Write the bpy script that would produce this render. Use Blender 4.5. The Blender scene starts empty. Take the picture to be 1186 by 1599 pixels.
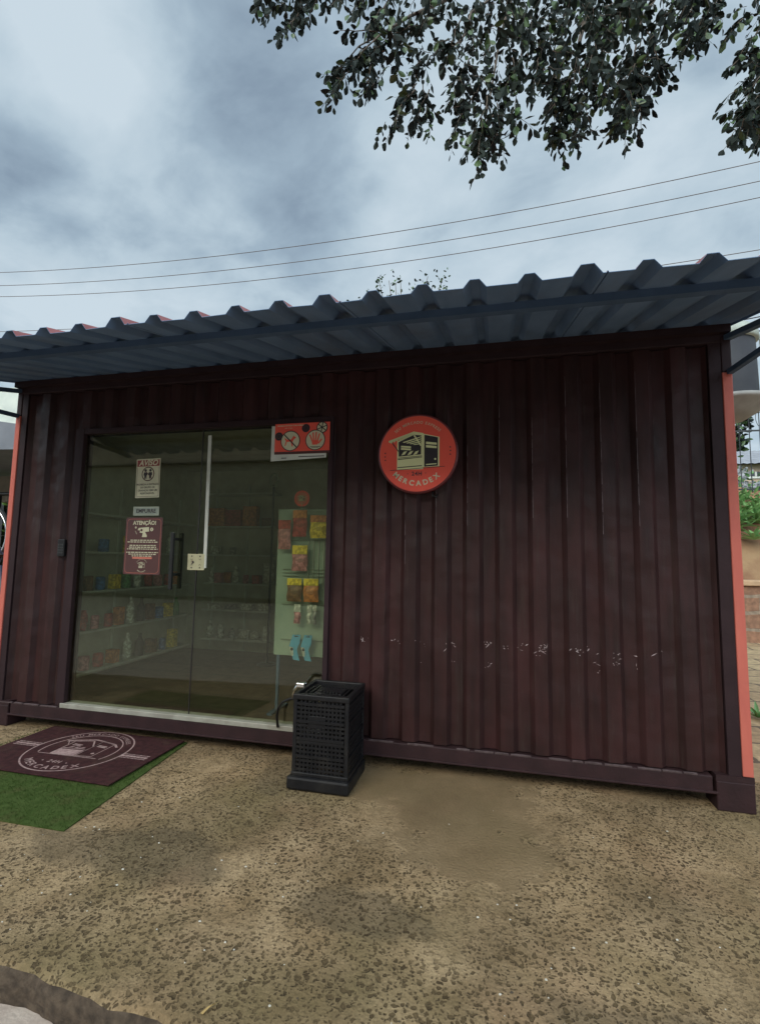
import bpy, math, random
import numpy as np
from mathutils import Vector, Matrix
from mathutils.geometry import tessellate_polygon
S = bpy.context.scene
C = S.collection
RND = random.Random(7)

# ------------------------------------------------------------------ camera
cam = bpy.data.cameras.new('camera')
cam.sensor_fit = 'VERTICAL'; cam.sensor_height = 36; cam.lens = 760.195 / 1599 * 36
cam.clip_start = 0.05; cam.clip_end = 2000
co = bpy.data.objects.new('camera', cam); C.objects.link(co)
r_ = Vector((0.973748, 0.226987, 0.017079)); u_ = Vector((0.005198, -0.097183, 0.995253)); f_ = Vector((-0.227569, 0.969037, 0.095811))
u_ = (-f_).cross(r_)
M = Matrix((r_, u_, -f_)).transposed().to_4x4(); M.translation = Vector((3.8402, -3.1437, 1.3298))
co.matrix_world = M
S.camera = co

# ------------------------------------------------------------------ light
S.view_settings.view_transform = 'Standard'; S.view_settings.look = 'None'
S.view_settings.exposure = 0.0; S.view_settings.gamma = 1
SUN_EL, SUN_AZ = math.radians(31), math.radians(200)      # azimuth from +Y towards +X
sl = bpy.data.lights.new('sun', 'SUN'); sl.energy = 2.0; sl.angle = math.radians(35); sl.color = (1, .93, .80)
so = bpy.data.objects.new('sun', sl); C.objects.link(so)
sd = Vector((math.sin(SUN_AZ) * math.cos(SUN_EL), math.cos(SUN_AZ) * math.cos(SUN_EL), math.sin(SUN_EL)))
so.rotation_euler = sd.to_track_quat('Z', 'Y').to_euler(); so.location = sd * 40

W = bpy.data.worlds.new('World'); S.world = W; W.use_nodes = True
nt = W.node_tree; nt.nodes.clear()
N = nt.nodes.new; L = nt.links.new
out = N('ShaderNodeOutputWorld'); bg = N('ShaderNodeBackground'); bg.inputs[1].default_value = 0.1
L(bg.outputs[0], out.inputs[0])
sky = N('ShaderNodeTexSky'); sky.sky_type = 'NISHITA'; sky.sun_disc = False
sky.sun_elevation = SUN_EL; sky.sun_rotation = SUN_AZ
tc = N('ShaderNodeTexCoord')
sep = N('ShaderNodeSeparateXYZ'); L(tc.outputs['Generated'], sep.inputs[0])
def math_(op, a, b=None, c=None, clamp=False):
    n = N('ShaderNodeMath'); n.operation = op; n.use_clamp = clamp
    for i, v in enumerate((a, b, c)):
        if v is None: continue
        if isinstance(v, (int, float)): n.inputs[i].default_value = v
        else: L(v, n.inputs[i])
    return n.outputs[0]
zz = math_('ADD', math_('MAXIMUM', sep.outputs[2], 0.0), 0.28)
comb = N('ShaderNodeCombineXYZ')
L(math_('DIVIDE', sep.outputs[0], zz), comb.inputs[0]); L(math_('DIVIDE', sep.outputs[1], zz), comb.inputs[1])
def noise_(scale, detail, dist, off, rough=.5, stretch=(1, 1, 1)):
    mp = N('ShaderNodeMapping'); mp.inputs['Location'].default_value = off; mp.inputs['Scale'].default_value = stretch
    mp.inputs['Rotation'].default_value = (0, 0, .5)
    L(comb.outputs[0], mp.inputs[0])
    n = N('ShaderNodeTexNoise'); n.inputs['Scale'].default_value = scale; n.inputs['Detail'].default_value = detail
    n.inputs['Distortion'].default_value = dist; n.inputs['Roughness'].default_value = rough
    L(mp.outputs[0], n.inputs['Vector']); return n.outputs['Fac']
n1 = noise_(2.0, 6, .3, (3.1, 1.7, 0), .55); n2 = noise_(5.0, 6, .3, (8.2, .3, 2), .55, (1, 1.3, 1))
dens = math_('ADD', math_('MULTIPLY', n1, .88), math_('MULTIPLY', n2, .55))
# broad lighter and darker cloud banks, by direction in the sky
for d, rad, amt in (((-.337, .635, .695), .26, -.24), ((-.381, .557, .738), .13, -.14), ((-.30, .70, .64), .16, -.10), ((-.654, .515, .554), .17, -.26), ((.121, .763, .635), .24, -.18),
                    ((-.572, .625, .531), .20, -.03), ((-.561, .49, .667), .17, .13), ((-.175, .736, .654), .22, .14),
                    ((-.53, .56, .64), .14, .05), ((.232, .808, .542), .3, .05), ((-.683, .571, .456), .2, .07)):
    vm = N('ShaderNodeVectorMath'); vm.operation = 'DISTANCE'; L(tc.outputs['Generated'], vm.inputs[0]); vm.inputs[1].default_value = d
    t = math_('SUBTRACT', 1.0, math_('DIVIDE', vm.outputs['Value'], rad * 1.25), clamp=True)
    t = math_('MULTIPLY', t, math_('MULTIPLY', t, math_('SUBTRACT', 3.0, math_('MULTIPLY', t, 2.0))))
    dens = math_('ADD', dens, math_('MULTIPLY', t, amt))
cr = N('ShaderNodeValToRGB'); L(dens, cr.inputs[0])
e = cr.color_ramp.elements
e[0].position = .38; e[0].color = (.255, .34, .435, 1)
e[1].position = .84; e[1].color = (.62, .73, .81, 1)
m_ = cr.color_ramp.elements.new(.53); m_.color = (.365, .475, .575, 1)
m_ = cr.color_ramp.elements.new(.66); m_.color = (.50, .62, .71, 1)
sc_ = N('ShaderNodeVectorMath'); sc_.operation = 'SCALE'; L(cr.outputs[0], sc_.inputs[0]); sc_.inputs['Scale'].default_value = 10.0
mx = N('ShaderNodeMix'); mx.data_type = 'RGBA'; mx.inputs[0].default_value = .94
# added brightness in the unseen sky behind the viewer, lights the front faces
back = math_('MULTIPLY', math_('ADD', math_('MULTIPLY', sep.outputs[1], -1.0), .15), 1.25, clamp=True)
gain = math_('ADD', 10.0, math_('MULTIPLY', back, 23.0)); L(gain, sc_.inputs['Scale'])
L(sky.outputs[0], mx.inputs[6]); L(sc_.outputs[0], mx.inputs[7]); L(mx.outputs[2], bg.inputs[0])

# ------------------------------------------------------------------ materials
MATS = {}
def mat(name, col, rough=.6, metal=0.0, col2=None, nscale=8, ndetail=5, bump=0.0, bscale=60, stretch=None, spec=.5, lo=.35, hi=.65):
    if name in MATS: return MATS[name]
    m = bpy.data.materials.new(name); m.use_nodes = True; MATS[name] = m
    t = m.node_tree; b = t.nodes['Principled BSDF']
    b.inputs['Roughness'].default_value = rough; b.inputs['Metallic'].default_value = metal
    b.inputs['Specular IOR Level'].default_value = spec
    tcn = t.nodes.new('ShaderNodeTexCoord'); mp = t.nodes.new('ShaderNodeMapping'); t.links.new(tcn.outputs['Object'], mp.inputs[0])
    if stretch: mp.inputs['Scale'].default_value = stretch
    if col2 is None: col2 = tuple(c * .8 for c in col)
    n = t.nodes.new('ShaderNodeTexNoise'); n.inputs['Scale'].default_value = nscale; n.inputs['Detail'].default_value = ndetail
    t.links.new(mp.outputs[0], n.inputs['Vector'])
    r = t.nodes.new('ShaderNodeValToRGB'); t.links.new(n.outputs['Fac'], r.inputs[0])
    r.color_ramp.elements[0].position = lo; r.color_ramp.elements[1].position = hi
    r.color_ramp.elements[0].color = (*col, 1); r.color_ramp.elements[1].color = (*col2, 1)
    t.links.new(r.outputs[0], b.inputs['Base Color'])
    if bump:
        n2 = t.nodes.new('ShaderNodeTexNoise'); n2.inputs['Scale'].default_value = bscale; n2.inputs['Detail'].default_value = 4
        t.links.new(tcn.outputs['Object'], n2.inputs['Vector'])
        bn = t.nodes.new('ShaderNodeBump'); bn.inputs['Strength'].default_value = bump; bn.inputs['Distance'].default_value = .01
        t.links.new(n2.outputs['Fac'], bn.inputs['Height']); t.links.new(bn.outputs[0], b.inputs['Normal'])
    return m

maroon = mat('maroon_paint', (.040, .0170, .0160), .45, col2=(.027, .0130, .0125), nscale=3, ndetail=8, stretch=(6, 6, .7), bump=.10, bscale=90, spec=.2)
def add_fade(m, col, scale, lo, hi, amt, stretch=(1, 1, 1)):
    t = m.node_tree; b = t.nodes['Principled BSDF']; src = b.inputs['Base Color'].links[0].from_socket
    tcn = t.nodes.new('ShaderNodeTexCoord'); mp = t.nodes.new('ShaderNodeMapping'); mp.inputs['Scale'].default_value = stretch; t.links.new(tcn.outputs['Object'], mp.inputs[0])
    n = t.nodes.new('ShaderNodeTexNoise'); n.inputs['Scale'].default_value = scale; n.inputs['Detail'].default_value = 9; n.inputs['Roughness'].default_value = .65; t.links.new(mp.outputs[0], n.inputs['Vector'])
    r = t.nodes.new('ShaderNodeMapRange'); r.inputs[1].default_value = lo; r.inputs[2].default_value = hi; r.inputs[4].default_value = amt; t.links.new(n.outputs['Fac'], r.inputs[0])
    x = t.nodes.new('ShaderNodeMix'); x.data_type = 'RGBA'; t.links.new(r.outputs[0], x.inputs[0]); t.links.new(src, x.inputs[6]); x.inputs[7].default_value = (*col, 1)
    t.links.new(x.outputs[2], b.inputs['Base Color'])
def add_dents(m, scale, dist):
    t = m.node_tree; b = t.nodes['Principled BSDF']; bn0 = b.inputs['Normal'].links[0].from_node
    tcn = t.nodes.new('ShaderNodeTexCoord'); n = t.nodes.new('ShaderNodeTexNoise'); n.inputs['Scale'].default_value = scale; n.inputs['Detail'].default_value = 2; t.links.new(tcn.outputs['Object'], n.inputs['Vector'])
    bn = t.nodes.new('ShaderNodeBump'); bn.inputs['Strength'].default_value = 1; bn.inputs['Distance'].default_value = dist; t.links.new(n.outputs['Fac'], bn.inputs['Height']); t.links.new(bn0.outputs[0], bn.inputs['Normal']); t.links.new(bn.outputs[0], b.inputs['Normal'])
add_dents(maroon, 3.5, .03)
add_fade(maroon, (.062, .022, .022), 1.6, .48, .72, .7, (2, 2, .8)); add_fade(maroon, (.05, .036, .030), 7, .55, .75, .6, (4, 4, .35))
maroon2 = mat('maroon_rail', (.038, .017, .018), .6, spec=.25, col2=(.027, .013, .014), nscale=9, bump=.2, bscale=60)
darkpost = mat('dark_post_paint', (.036, .020, .022), .6, spec=.15, bump=.1)
orange = mat('orange_paint', (.56, .145, .105), .5, spec=.2, col2=(.50, .125, .095), nscale=5, stretch=(4, 4, .8), bump=.05)
roofred = mat('red_roof_sheet', (.34, .12, .12), .55, col2=(.25, .08, .08), nscale=4)
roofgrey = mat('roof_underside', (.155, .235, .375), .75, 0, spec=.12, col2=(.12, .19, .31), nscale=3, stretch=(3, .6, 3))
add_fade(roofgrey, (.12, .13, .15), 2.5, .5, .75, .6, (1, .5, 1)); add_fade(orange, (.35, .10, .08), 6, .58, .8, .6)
steel = mat('blued_steel', (.075, .115, .185), .7, 0, spec=.12, col2=(.06, .095, .155))
blackm = mat('black_metal', (.012, .012, .012), .4)
blackp = mat('black_plastic', (.007, .0065, .0075), .5, spec=.3, col2=(.011, .010, .011), nscale=14, bump=.1, bscale=120)
add_fade(blackp, (.030, .026, .022), 9, .5, .75, .7)
white = mat('white_plastic', (.62, .62, .55), .4, col2=(.5, .5, .43), nscale=6)
alu = mat('aluminium', (.40, .38, .32), .5, .2, col2=(.30, .28, .23), nscale=12)
chrome = mat('chrome', (.8, .8, .8), .15, 1)
inner = mat('interior_panel', (.50, .49, .42), .6, col2=(.42, .41, .35))
ceilm = mat('interior_ceiling', (.52, .52, .47), .6)
shelfm = mat('shelf_enamel', (.62, .63, .58), .4)
cream = mat('cream_print', (.60, .56, .38), .5, col2=(.52, .49, .33), nscale=10)
cream2 = mat('cream_logo', (.70, .68, .36), .45, col2=(.66, .64, .34))
redp = mat('red_print', (.80, .115, .075), .5, spec=.15, col2=(.74, .10, .07), nscale=3)
redd = mat('dark_red_rim', (.13, .018, .02), .4)
brownp = mat('brown_print', (.088, .030, .028), .45, col2=(.078, .028, .026))
orangep = mat('salmon_print', (.62, .18, .12), .45)
inkm = mat('dark_ink', (.028, .020, .024), .5)
greyt = mat('pale_grey_film', (.30, .34, .28), .5)
brass = mat('pale_lock_plate', (.52, .48, .30), .4, .15)
matred = mat('maroon_carpet', (.078, .030, .030), .95, spec=.1, col2=(.050, .021, .022), nscale=30, bump=.8, bscale=260)
matpink = mat('pink_carpet_pile', (.50, .34, .31), .95, col2=(.33, .20, .19), nscale=60, bump=.6, bscale=260)
add_fade(matred, (.11, .075, .05), 5, .52, .78, .6)
turfm = mat('turf_green', (.050, .080, .018), .9, spec=.1, col2=(.072, .105, .028), nscale=18)
add_fade(turfm, (.10, .085, .035), 6, .5, .75, .7)
leafm = mat('leaf_green', (.013, .020, .019), .65, spec=.15, col2=(.022, .032, .024), nscale=2)
leafm2 = mat('leaf_light', (.06, .10, .035), .45, col2=(.06, .12, .035), nscale=2)
barkm = mat('bark', (.09, .07, .055), .85, col2=(.14, .11, .085), nscale=12, bump=.6, bscale=30)

# exposed aggregate concrete
def aggregate():
    m = bpy.data.materials.new('exposed_aggregate'); m.use_nodes = True
    t = m.node_tree; b = t.nodes['Principled BSDF']; nn = t.nodes.new; ll = t.links.new
    tcn = nn('ShaderNodeTexCoord'); P = tcn.outputs['Object']
    def noise(sc, det=5, vec=P, rough=.5):
        n = nn('ShaderNodeTexNoise'); n.inputs['Scale'].default_value = sc; n.inputs['Detail'].default_value = det
        n.inputs['Roughness'].default_value = rough; ll(vec, n.inputs['Vector']); return n
    def ramp(src, a, ca, b_, cb, interp='LINEAR'):
        r = nn('ShaderNodeValToRGB'); ll(src, r.inputs[0]); r.color_ramp.interpolation = interp
        r.color_ramp.elements[0].position = a; r.color_ramp.elements[0].color = ca
        r.color_ramp.elements[1].position = b_; r.color_ramp.elements[1].color = cb; return r.outputs[0]
    def mth(op, a, b_=None, clamp=False):
        n = nn('ShaderNodeMath'); n.operation = op; n.use_clamp = clamp
        for i, v in enumerate((a, b_)):
            if v is None: continue
            if isinstance(v, (int, float)): n.inputs[i].default_value = v
            else: ll(v, n.inputs[i])
        return n.outputs[0]
    def mixc(f, a, b_, bt='MIX'):
        n = nn('ShaderNodeMix'); n.data_type = 'RGBA'; n.blend_type = bt
        for i, v in ((0, f), (6, a), (7, b_)):
            if isinstance(v, (int, float)): n.inputs[i].default_value = v
            elif isinstance(v, tuple): n.inputs[i].default_value = v
            else: ll(v, n.inputs[i])
        return n.outputs[2]
    BW = ((0, 0, 0, 1), (1, 1, 1, 1))
    # warped coordinates
    wn = noise(30, 3); wv = nn('ShaderNodeVectorMath'); wv.operation = 'SCALE'; ll(wn.outputs['Color'], wv.inputs[0]); wv.inputs['Scale'].default_value = .034
    wa = nn('ShaderNodeVectorMath'); wa.operation = 'ADD'; ll(P, wa.inputs[0]); ll(wv.outputs[0], wa.inputs[1])
    def vor(sc):
        v = nn('ShaderNodeTexVoronoi'); v.inputs['Scale'].default_value = sc; v.inputs['Randomness'].default_value = 1; ll(wa.outputs[0], v.inputs['Vector']); return v
    def stones(sc, thr, keep):
        v = vor(sc)
        s = nn('ShaderNodeSeparateColor'); ll(v.outputs['Color'], s.inputs[0])
        size = mth('MULTIPLY', s.outputs[0], thr)
        core = mth('MULTIPLY', mth('SUBTRACT', mth('ADD', size, thr * .55), v.outputs['Distance']), 11, True)
        return mth('MULTIPLY', core, mth('GREATER_THAN', s.outputs[1], keep)), s
    p1, c1 = stones(48, .32, .04)
    p2, c2 = stones(76, .30, .15)
    p3, c3 = stones(33, .24, .66)
    peb = mth('MAXIMUM', mth('MAXIMUM', p1, mth('MULTIPLY', p2, .8)), p3)
    # smooth mortar patch without stones
    sp = nn('ShaderNodeSeparateXYZ'); ll(P, sp.inputs[0])
    pn = noise(2.6, 5); pn2 = noise(11, 4)
    def blob(cx, cy, rx, ry):
        a = mth('DIVIDE', mth('SUBTRACT', sp.outputs[0], cx), rx); c = mth('DIVIDE', mth('SUBTRACT', sp.outputs[1], cy), ry)
        return mth('SQRT', mth('ADD', mth('MULTIPLY', a, a), mth('MULTIPLY', c, c)))
    bl = mth('MINIMUM', blob(3.62, -.30, .50, .45), blob(3.78, -.72, .36, .26))
    bl = mth('MINIMUM', bl, blob(3.15, -.18, .30, .24))
    bl = mth('ADD', bl, mth('ADD', mth('MULTIPLY', mth('SUBTRACT', pn.outputs['Fac'], .5), 1.1), mth('MULTIPLY', mth('SUBTRACT', pn2.outputs['Fac'], .5), .9)))
    patch = ramp(bl, .86, (1, 1, 1, 1), 1.12, (0, 0, 0, 1))
    wear = ramp(noise(2.3, 6).outputs['Fac'], .36, (.35, .35, .35, 1), .47, (1, 1, 1, 1))
    peb = mth('MULTIPLY', mth('MULTIPLY', peb, mth('SUBTRACT', 1.0, patch)), wear)
    base = ramp(noise(3.2, 7, rough=.65).outputs['Fac'], .35, (.30, .200, .102, 1), .65, (.45, .315, .178, 1))
    fine = ramp(noise(120, 4, rough=.7).outputs['Fac'], .3, (.72, .72, .72, 1), .7, (1.18, 1.18, 1.18, 1))
    base = mixc(1.0, base, fine, 'MULTIPLY')
    mott = ramp(noise(1.35, 8, rough=.7).outputs['Fac'], .36, (.60, .60, .58, 1), .62, (1.12, 1.12, 1.12, 1)); base = mixc(1.0, base, mott, 'MULTIPLY')
    mott2 = ramp(noise(7, 8, rough=.75).outputs['Fac'], .32, (.74, .72, .68, 1), .6, (1.08, 1.08, 1.08, 1)); base = mixc(1.0, base, mott2, 'MULTIPLY')
    grn = ramp(noise(1.1, 5).outputs['Fac'], .50, (0, 0, 0, 1), .66, (1, 1, 1, 1))
    base = mixc(mth('MULTIPLY', grn, .55), base, (.20, .152, .066, 1))
    # damp dirty stains with shapes of their own
    st = mth('MINIMUM', blob(4.35, -1.52, .42, .16), blob(2.25, -1.12, .55, .20))
    st = mth('MINIMUM', st, mth('MINIMUM', blob(3.35, -1.25, .35, .14), blob(2.58, -.25, .2, .26)))
    st = mth('ADD', st, mth('ADD', mth('MULTIPLY', mth('SUBTRACT', pn.outputs['Fac'], .5), 1.5), mth('MULTIPLY', mth('SUBTRACT', pn2.outputs['Fac'], .5), .8)))
    stain = ramp(st, .7, (1, 1, 1, 1), 1.35, (0, 0, 0, 1))
    base = mixc(mth('MULTIPLY', stain, .5), base, (.11, .082, .048, 1))
    red = ramp(noise(1.9, 4).outputs['Fac'], .56, (0, 0, 0, 1), .72, (1, 1, 1, 1))
    base = mixc(mth('MULTIPLY', red, .35), base, (.33, .19, .105, 1))
    base = mixc(mth('MULTIPLY', patch, .6), base, (.185, .125, .064, 1))
    stone = mixc(c1.outputs[2], (.055, .034, .015, 1), (.12, .08, .037, 1))
    col = mixc(mth('MULTIPLY', peb, .88), base, stone)
    ll(col, b.inputs['Base Color']); b.inputs['Roughness'].default_value = .82; b.inputs['Specular IOR Level'].default_value = .3
    h = mth('ADD', mth('MULTIPLY', peb, -.9), mth('MULTIPLY', noise(70, 5).outputs['Fac'], .9))
    bn = nn('ShaderNodeBump'); bn.inputs['Strength'].default_value = .9; bn.inputs['Distance'].default_value = .009
    ll(h, bn.inputs['Height']); ll(bn.outputs[0], b.inputs['Normal'])
    return m
aggm = aggregate()

def brick_mat(name, c1, c2, mortar, scale, rowh=.25, bw=.5, msize=.02, rough=.85, rot=None, distort=.0):
    m = bpy.data.materials.new(name); m.use_nodes = True; t = m.node_tree; b = t.nodes['Principled BSDF']; b.inputs['Roughness'].default_value = rough
    tcn = t.nodes.new('ShaderNodeTexCoord'); mp = t.nodes.new('ShaderNodeMapping'); t.links.new(tcn.outputs['Object'], mp.inputs[0])
    if rot: mp.inputs['Rotation'].default_value = rot
    src = mp.outputs[0]
    wn = t.nodes.new('ShaderNodeTexNoise'); wn.inputs['Scale'].default_value = 2.5; wn.inputs['Detail'].default_value = 4; t.links.new(src, wn.inputs['Vector'])
    if distort:
        s = t.nodes.new('ShaderNodeVectorMath'); s.operation = 'SCALE'; s.inputs['Scale'].default_value = distort; t.links.new(wn.outputs['Color'], s.inputs[0])
        a = t.nodes.new('ShaderNodeVectorMath'); a.operation = 'ADD'; t.links.new(src, a.inputs[0]); t.links.new(s.outputs[0], a.inputs[1]); src = a.outputs[0]
    br = t.nodes.new('ShaderNodeTexBrick'); t.links.new(src, br.inputs['Vector'])
    br.inputs['Color1'].default_value = (*c1, 1); br.inputs['Color2'].default_value = (*c2, 1); br.inputs['Mortar'].default_value = (*mortar, 1)
    br.inputs['Scale'].default_value = scale; br.inputs['Row Height'].default_value = rowh; br.inputs['Brick Width'].default_value = bw; br.inputs['Mortar Size'].default_value = msize
    mixn = t.nodes.new('ShaderNodeMix'); mixn.data_type = 'RGBA'; mixn.blend_type = 'MULTIPLY'; mixn.inputs[0].default_value = .7
    n2 = t.nodes.new('ShaderNodeTexNoise'); n2.inputs['Scale'].default_value = 14; n2.inputs['Detail'].default_value = 6; t.links.new(tcn.outputs['Object'], n2.inputs['Vector'])
    r = t.nodes.new('ShaderNodeValToRGB'); r.color_ramp.elements[0].position = .3; r.color_ramp.elements[0].color = (.5, .5, .5, 1); r.color_ramp.elements[1].position = .65; r.color_ramp.elements[1].color = (1.2, 1.2, 1.2, 1)
    t.links.new(n2.outputs['Fac'], r.inputs[0]); t.links.new(br.outputs['Color'], mixn.inputs[6]); t.links.new(r.outputs[0], mixn.inputs[7])
    t.links.new(mixn.outputs[2], b.inputs['Base Color'])
    bn = t.nodes.new('ShaderNodeBump'); bn.inputs['Strength'].default_value = .6; bn.inputs['Distance'].default_value = .02
    inv = t.nodes.new('ShaderNodeMath'); inv.operation = 'SUBTRACT'; inv.inputs[0].default_value = 1; t.links.new(br.outputs['Fac'], inv.inputs[1])
    t.links.new(inv.outputs[0], bn.inputs['Height']); t.links.new(bn.outputs[0], b.inputs['Normal'])
    return m

def glass_mat():
    m = bpy.data.materials.new('green_glass'); m.use_nodes = True; t = m.node_tree; t.nodes.clear()
    o = t.nodes.new('ShaderNodeOutputMaterial'); mx = t.nodes.new('ShaderNodeMixShader'); tr = t.nodes.new('ShaderNodeBsdfTransparent')
    gl = t.nodes.new('ShaderNodeBsdfGlossy'); lw = t.nodes.new('ShaderNodeLayerWeight'); lw.inputs[0].default_value = .5
    pw = t.nodes.new('ShaderNodeMath'); pw.operation = 'POWER'; pw.inputs[1].default_value = 4.5; t.links.new(lw.outputs['Facing'], pw.inputs[0])
    fr = t.nodes.new('ShaderNodeMath'); fr.operation = 'MULTIPLY_ADD'; fr.inputs[1].default_value = .9; fr.inputs[2].default_value = .062; t.links.new(pw.outputs[0], fr.inputs[0])
    tr.inputs[0].default_value = (.86, .88, .78, 1); gl.inputs['Roughness'].default_value = .0; gl.inputs[0].default_value = (.95, .97, .88, 1)
    # smears of dust
    t.links.new(fr.outputs[0], mx.inputs[0]); t.links.new(tr.outputs[0], mx.inputs[1]); t.links.new(gl.outputs[0], mx.inputs[2]); t.links.new(mx.outputs[0], o.inputs[0])
    return m
glassm = glass_mat()

# ------------------------------------------------------------------ mesh helpers
def tag(o, label=None, cat=None, group=None, kind=None):
    if label: o['label'] = label
    if cat: o['category'] = cat
    if group: o['group'] = group
    if kind: o['kind'] = kind
    return o
def empty(name, loc, label, cat, group=None):
    o = bpy.data.objects.new(name, None); C.objects.link(o); o.location = loc; o.empty_display_size = .1
    return tag(o, label, cat, group)
class MB:
    """collects boxes, bars and tubes for ONE mesh object, world coordinates"""
    def __init__(s): s.v = []; s.f = []; s.m = []; s.mats = []; s.sm = []
    def mi(s, m):
        if m not in s.mats: s.mats.append(m)
        return s.mats.index(m)
    def face(s, pts, m, smooth=False):
        i = len(s.v); s.v += [tuple(p) for p in pts]; s.f.append(tuple(range(i, i + len(pts)))); s.m.append(s.mi(m)); s.sm.append(smooth)
    def mesh(s, V, F, m, smooth=False):
        i = len(s.v); s.v += [tuple(p) for p in V]; k = s.mi(m)
        for f in F: s.f.append(tuple(i + a for a in f)); s.m.append(k); s.sm.append(smooth)
        return s
    def box(s, x0, x1, y0, y1, z0, z1, m, bev=0.0):
        if bev <= 0:
            V = [(x, y, z) for z in (z0, z1) for y in (y0, y1) for x in (x0, x1)]
            return s.mesh(V, [(0, 2, 3, 1), (4, 5, 7, 6), (0, 1, 5, 4), (2, 6, 7, 3), (0, 4, 6, 2), (1, 3, 7, 5)], m)
        import bmesh
        bm = bmesh.new(); bmesh.ops.create_cube(bm, size=1)
        for v in bm.verts: v.co = Vector(((x0 + x1) / 2 + v.co.x * (x1 - x0), (y0 + y1) / 2 + v.co.y * (y1 - y0), (z0 + z1) / 2 + v.co.z * (z1 - z0)))
        bmesh.ops.bevel(bm, geom=bm.edges[:], offset=bev, segments=2, affect='EDGES', profile=.5)
        bm.verts.index_update()
        s.mesh([v.co[:] for v in bm.verts], [[v.index for v in f.verts] for f in bm.faces], m); bm.free(); return s
    def bar(s, a, b, w, h, m):
        a, b = Vector(a), Vector(b); d = (b - a).normalized(); up = Vector((0, 0, 1)) if abs(d.z) < .9 else Vector((0, 1, 0))
        x = d.cross(up).normalized() * w / 2; y = x.cross(d).normalized() * h / 2
        V = [p + i * x + j * y for p in (a, b) for i, j in ((-1, -1), (1, -1), (1, 1), (-1, 1))]
        return s.mesh(V, [(0, 1, 2, 3), (7, 6, 5, 4), (0, 4, 5, 1), (1, 5, 6, 2), (2, 6, 7, 3), (3, 7, 4, 0)], m)
    def tube(s, pts, r, m, n=8, cap=True):
        pts = [Vector(p) for p in pts]; R = r if isinstance(r, (list, tuple)) else [r] * len(pts); V = []; F = []
        for i, p in enumerate(pts):
            d = (pts[min(i + 1, len(pts) - 1)] - pts[max(i - 1, 0)]).normalized()
            if i == 0 or x.length < .01: x = d.orthogonal().normalized()
            x = (x - d * x.dot(d)).normalized(); y = d.cross(x)
            for k in range(n):
                a = 2 * math.pi * k / n; V.append(p + (x * math.cos(a) + y * math.sin(a)) * R[i])
        for i in range(len(pts) - 1):
            for k in range(n):
                k2 = (k + 1) % n; F.append((i * n + k, i * n + k2, (i + 1) * n + k2, (i + 1) * n + k))
        if cap: F.append(tuple(range(n))[::-1]); F.append(tuple(range((len(pts) - 1) * n, len(pts) * n)))
        return s.mesh(V, F, m, n > 5)
    def lathe(s, cx, cy, prof, m, n=24):
        V = []; F = []
        for (r, z) in prof:
            for k in range(n): a = 2 * math.pi * k / n; V.append((cx + r * math.cos(a), cy + r * math.sin(a), z))
        for i in range(len(prof) - 1):
            for k in range(n): k2 = (k + 1) % n; F.append((i * n + k, i * n + k2, (i + 1) * n + k2, (i + 1) * n + k))
        F.append(tuple(range(n))[::-1]); F.append(tuple(range((len(prof) - 1) * n, len(prof) * n)))
        return s.mesh(V, F, m, True)
    def build(s, name, parent=None, label=None, cat=None, group=None, kind=None):
        me = bpy.data.meshes.new(name); me.from_pydata(s.v, [], s.f)
        for m in s.mats: me.materials.append(m)
        me.polygons.foreach_set('material_index', s.m); me.polygons.foreach_set('use_smooth', s.sm); me.update()
        o = bpy.data.objects.new(name, me); C.objects.link(o)
        if parent:
            o.parent = parent
            w = Matrix.Translation(parent.location)
            pp = parent.parent
            while pp: w = Matrix.Translation(pp.location) @ w; pp = pp.parent
            me.transform(w.inverted())
        return tag(o, label, cat, group, kind)

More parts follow.
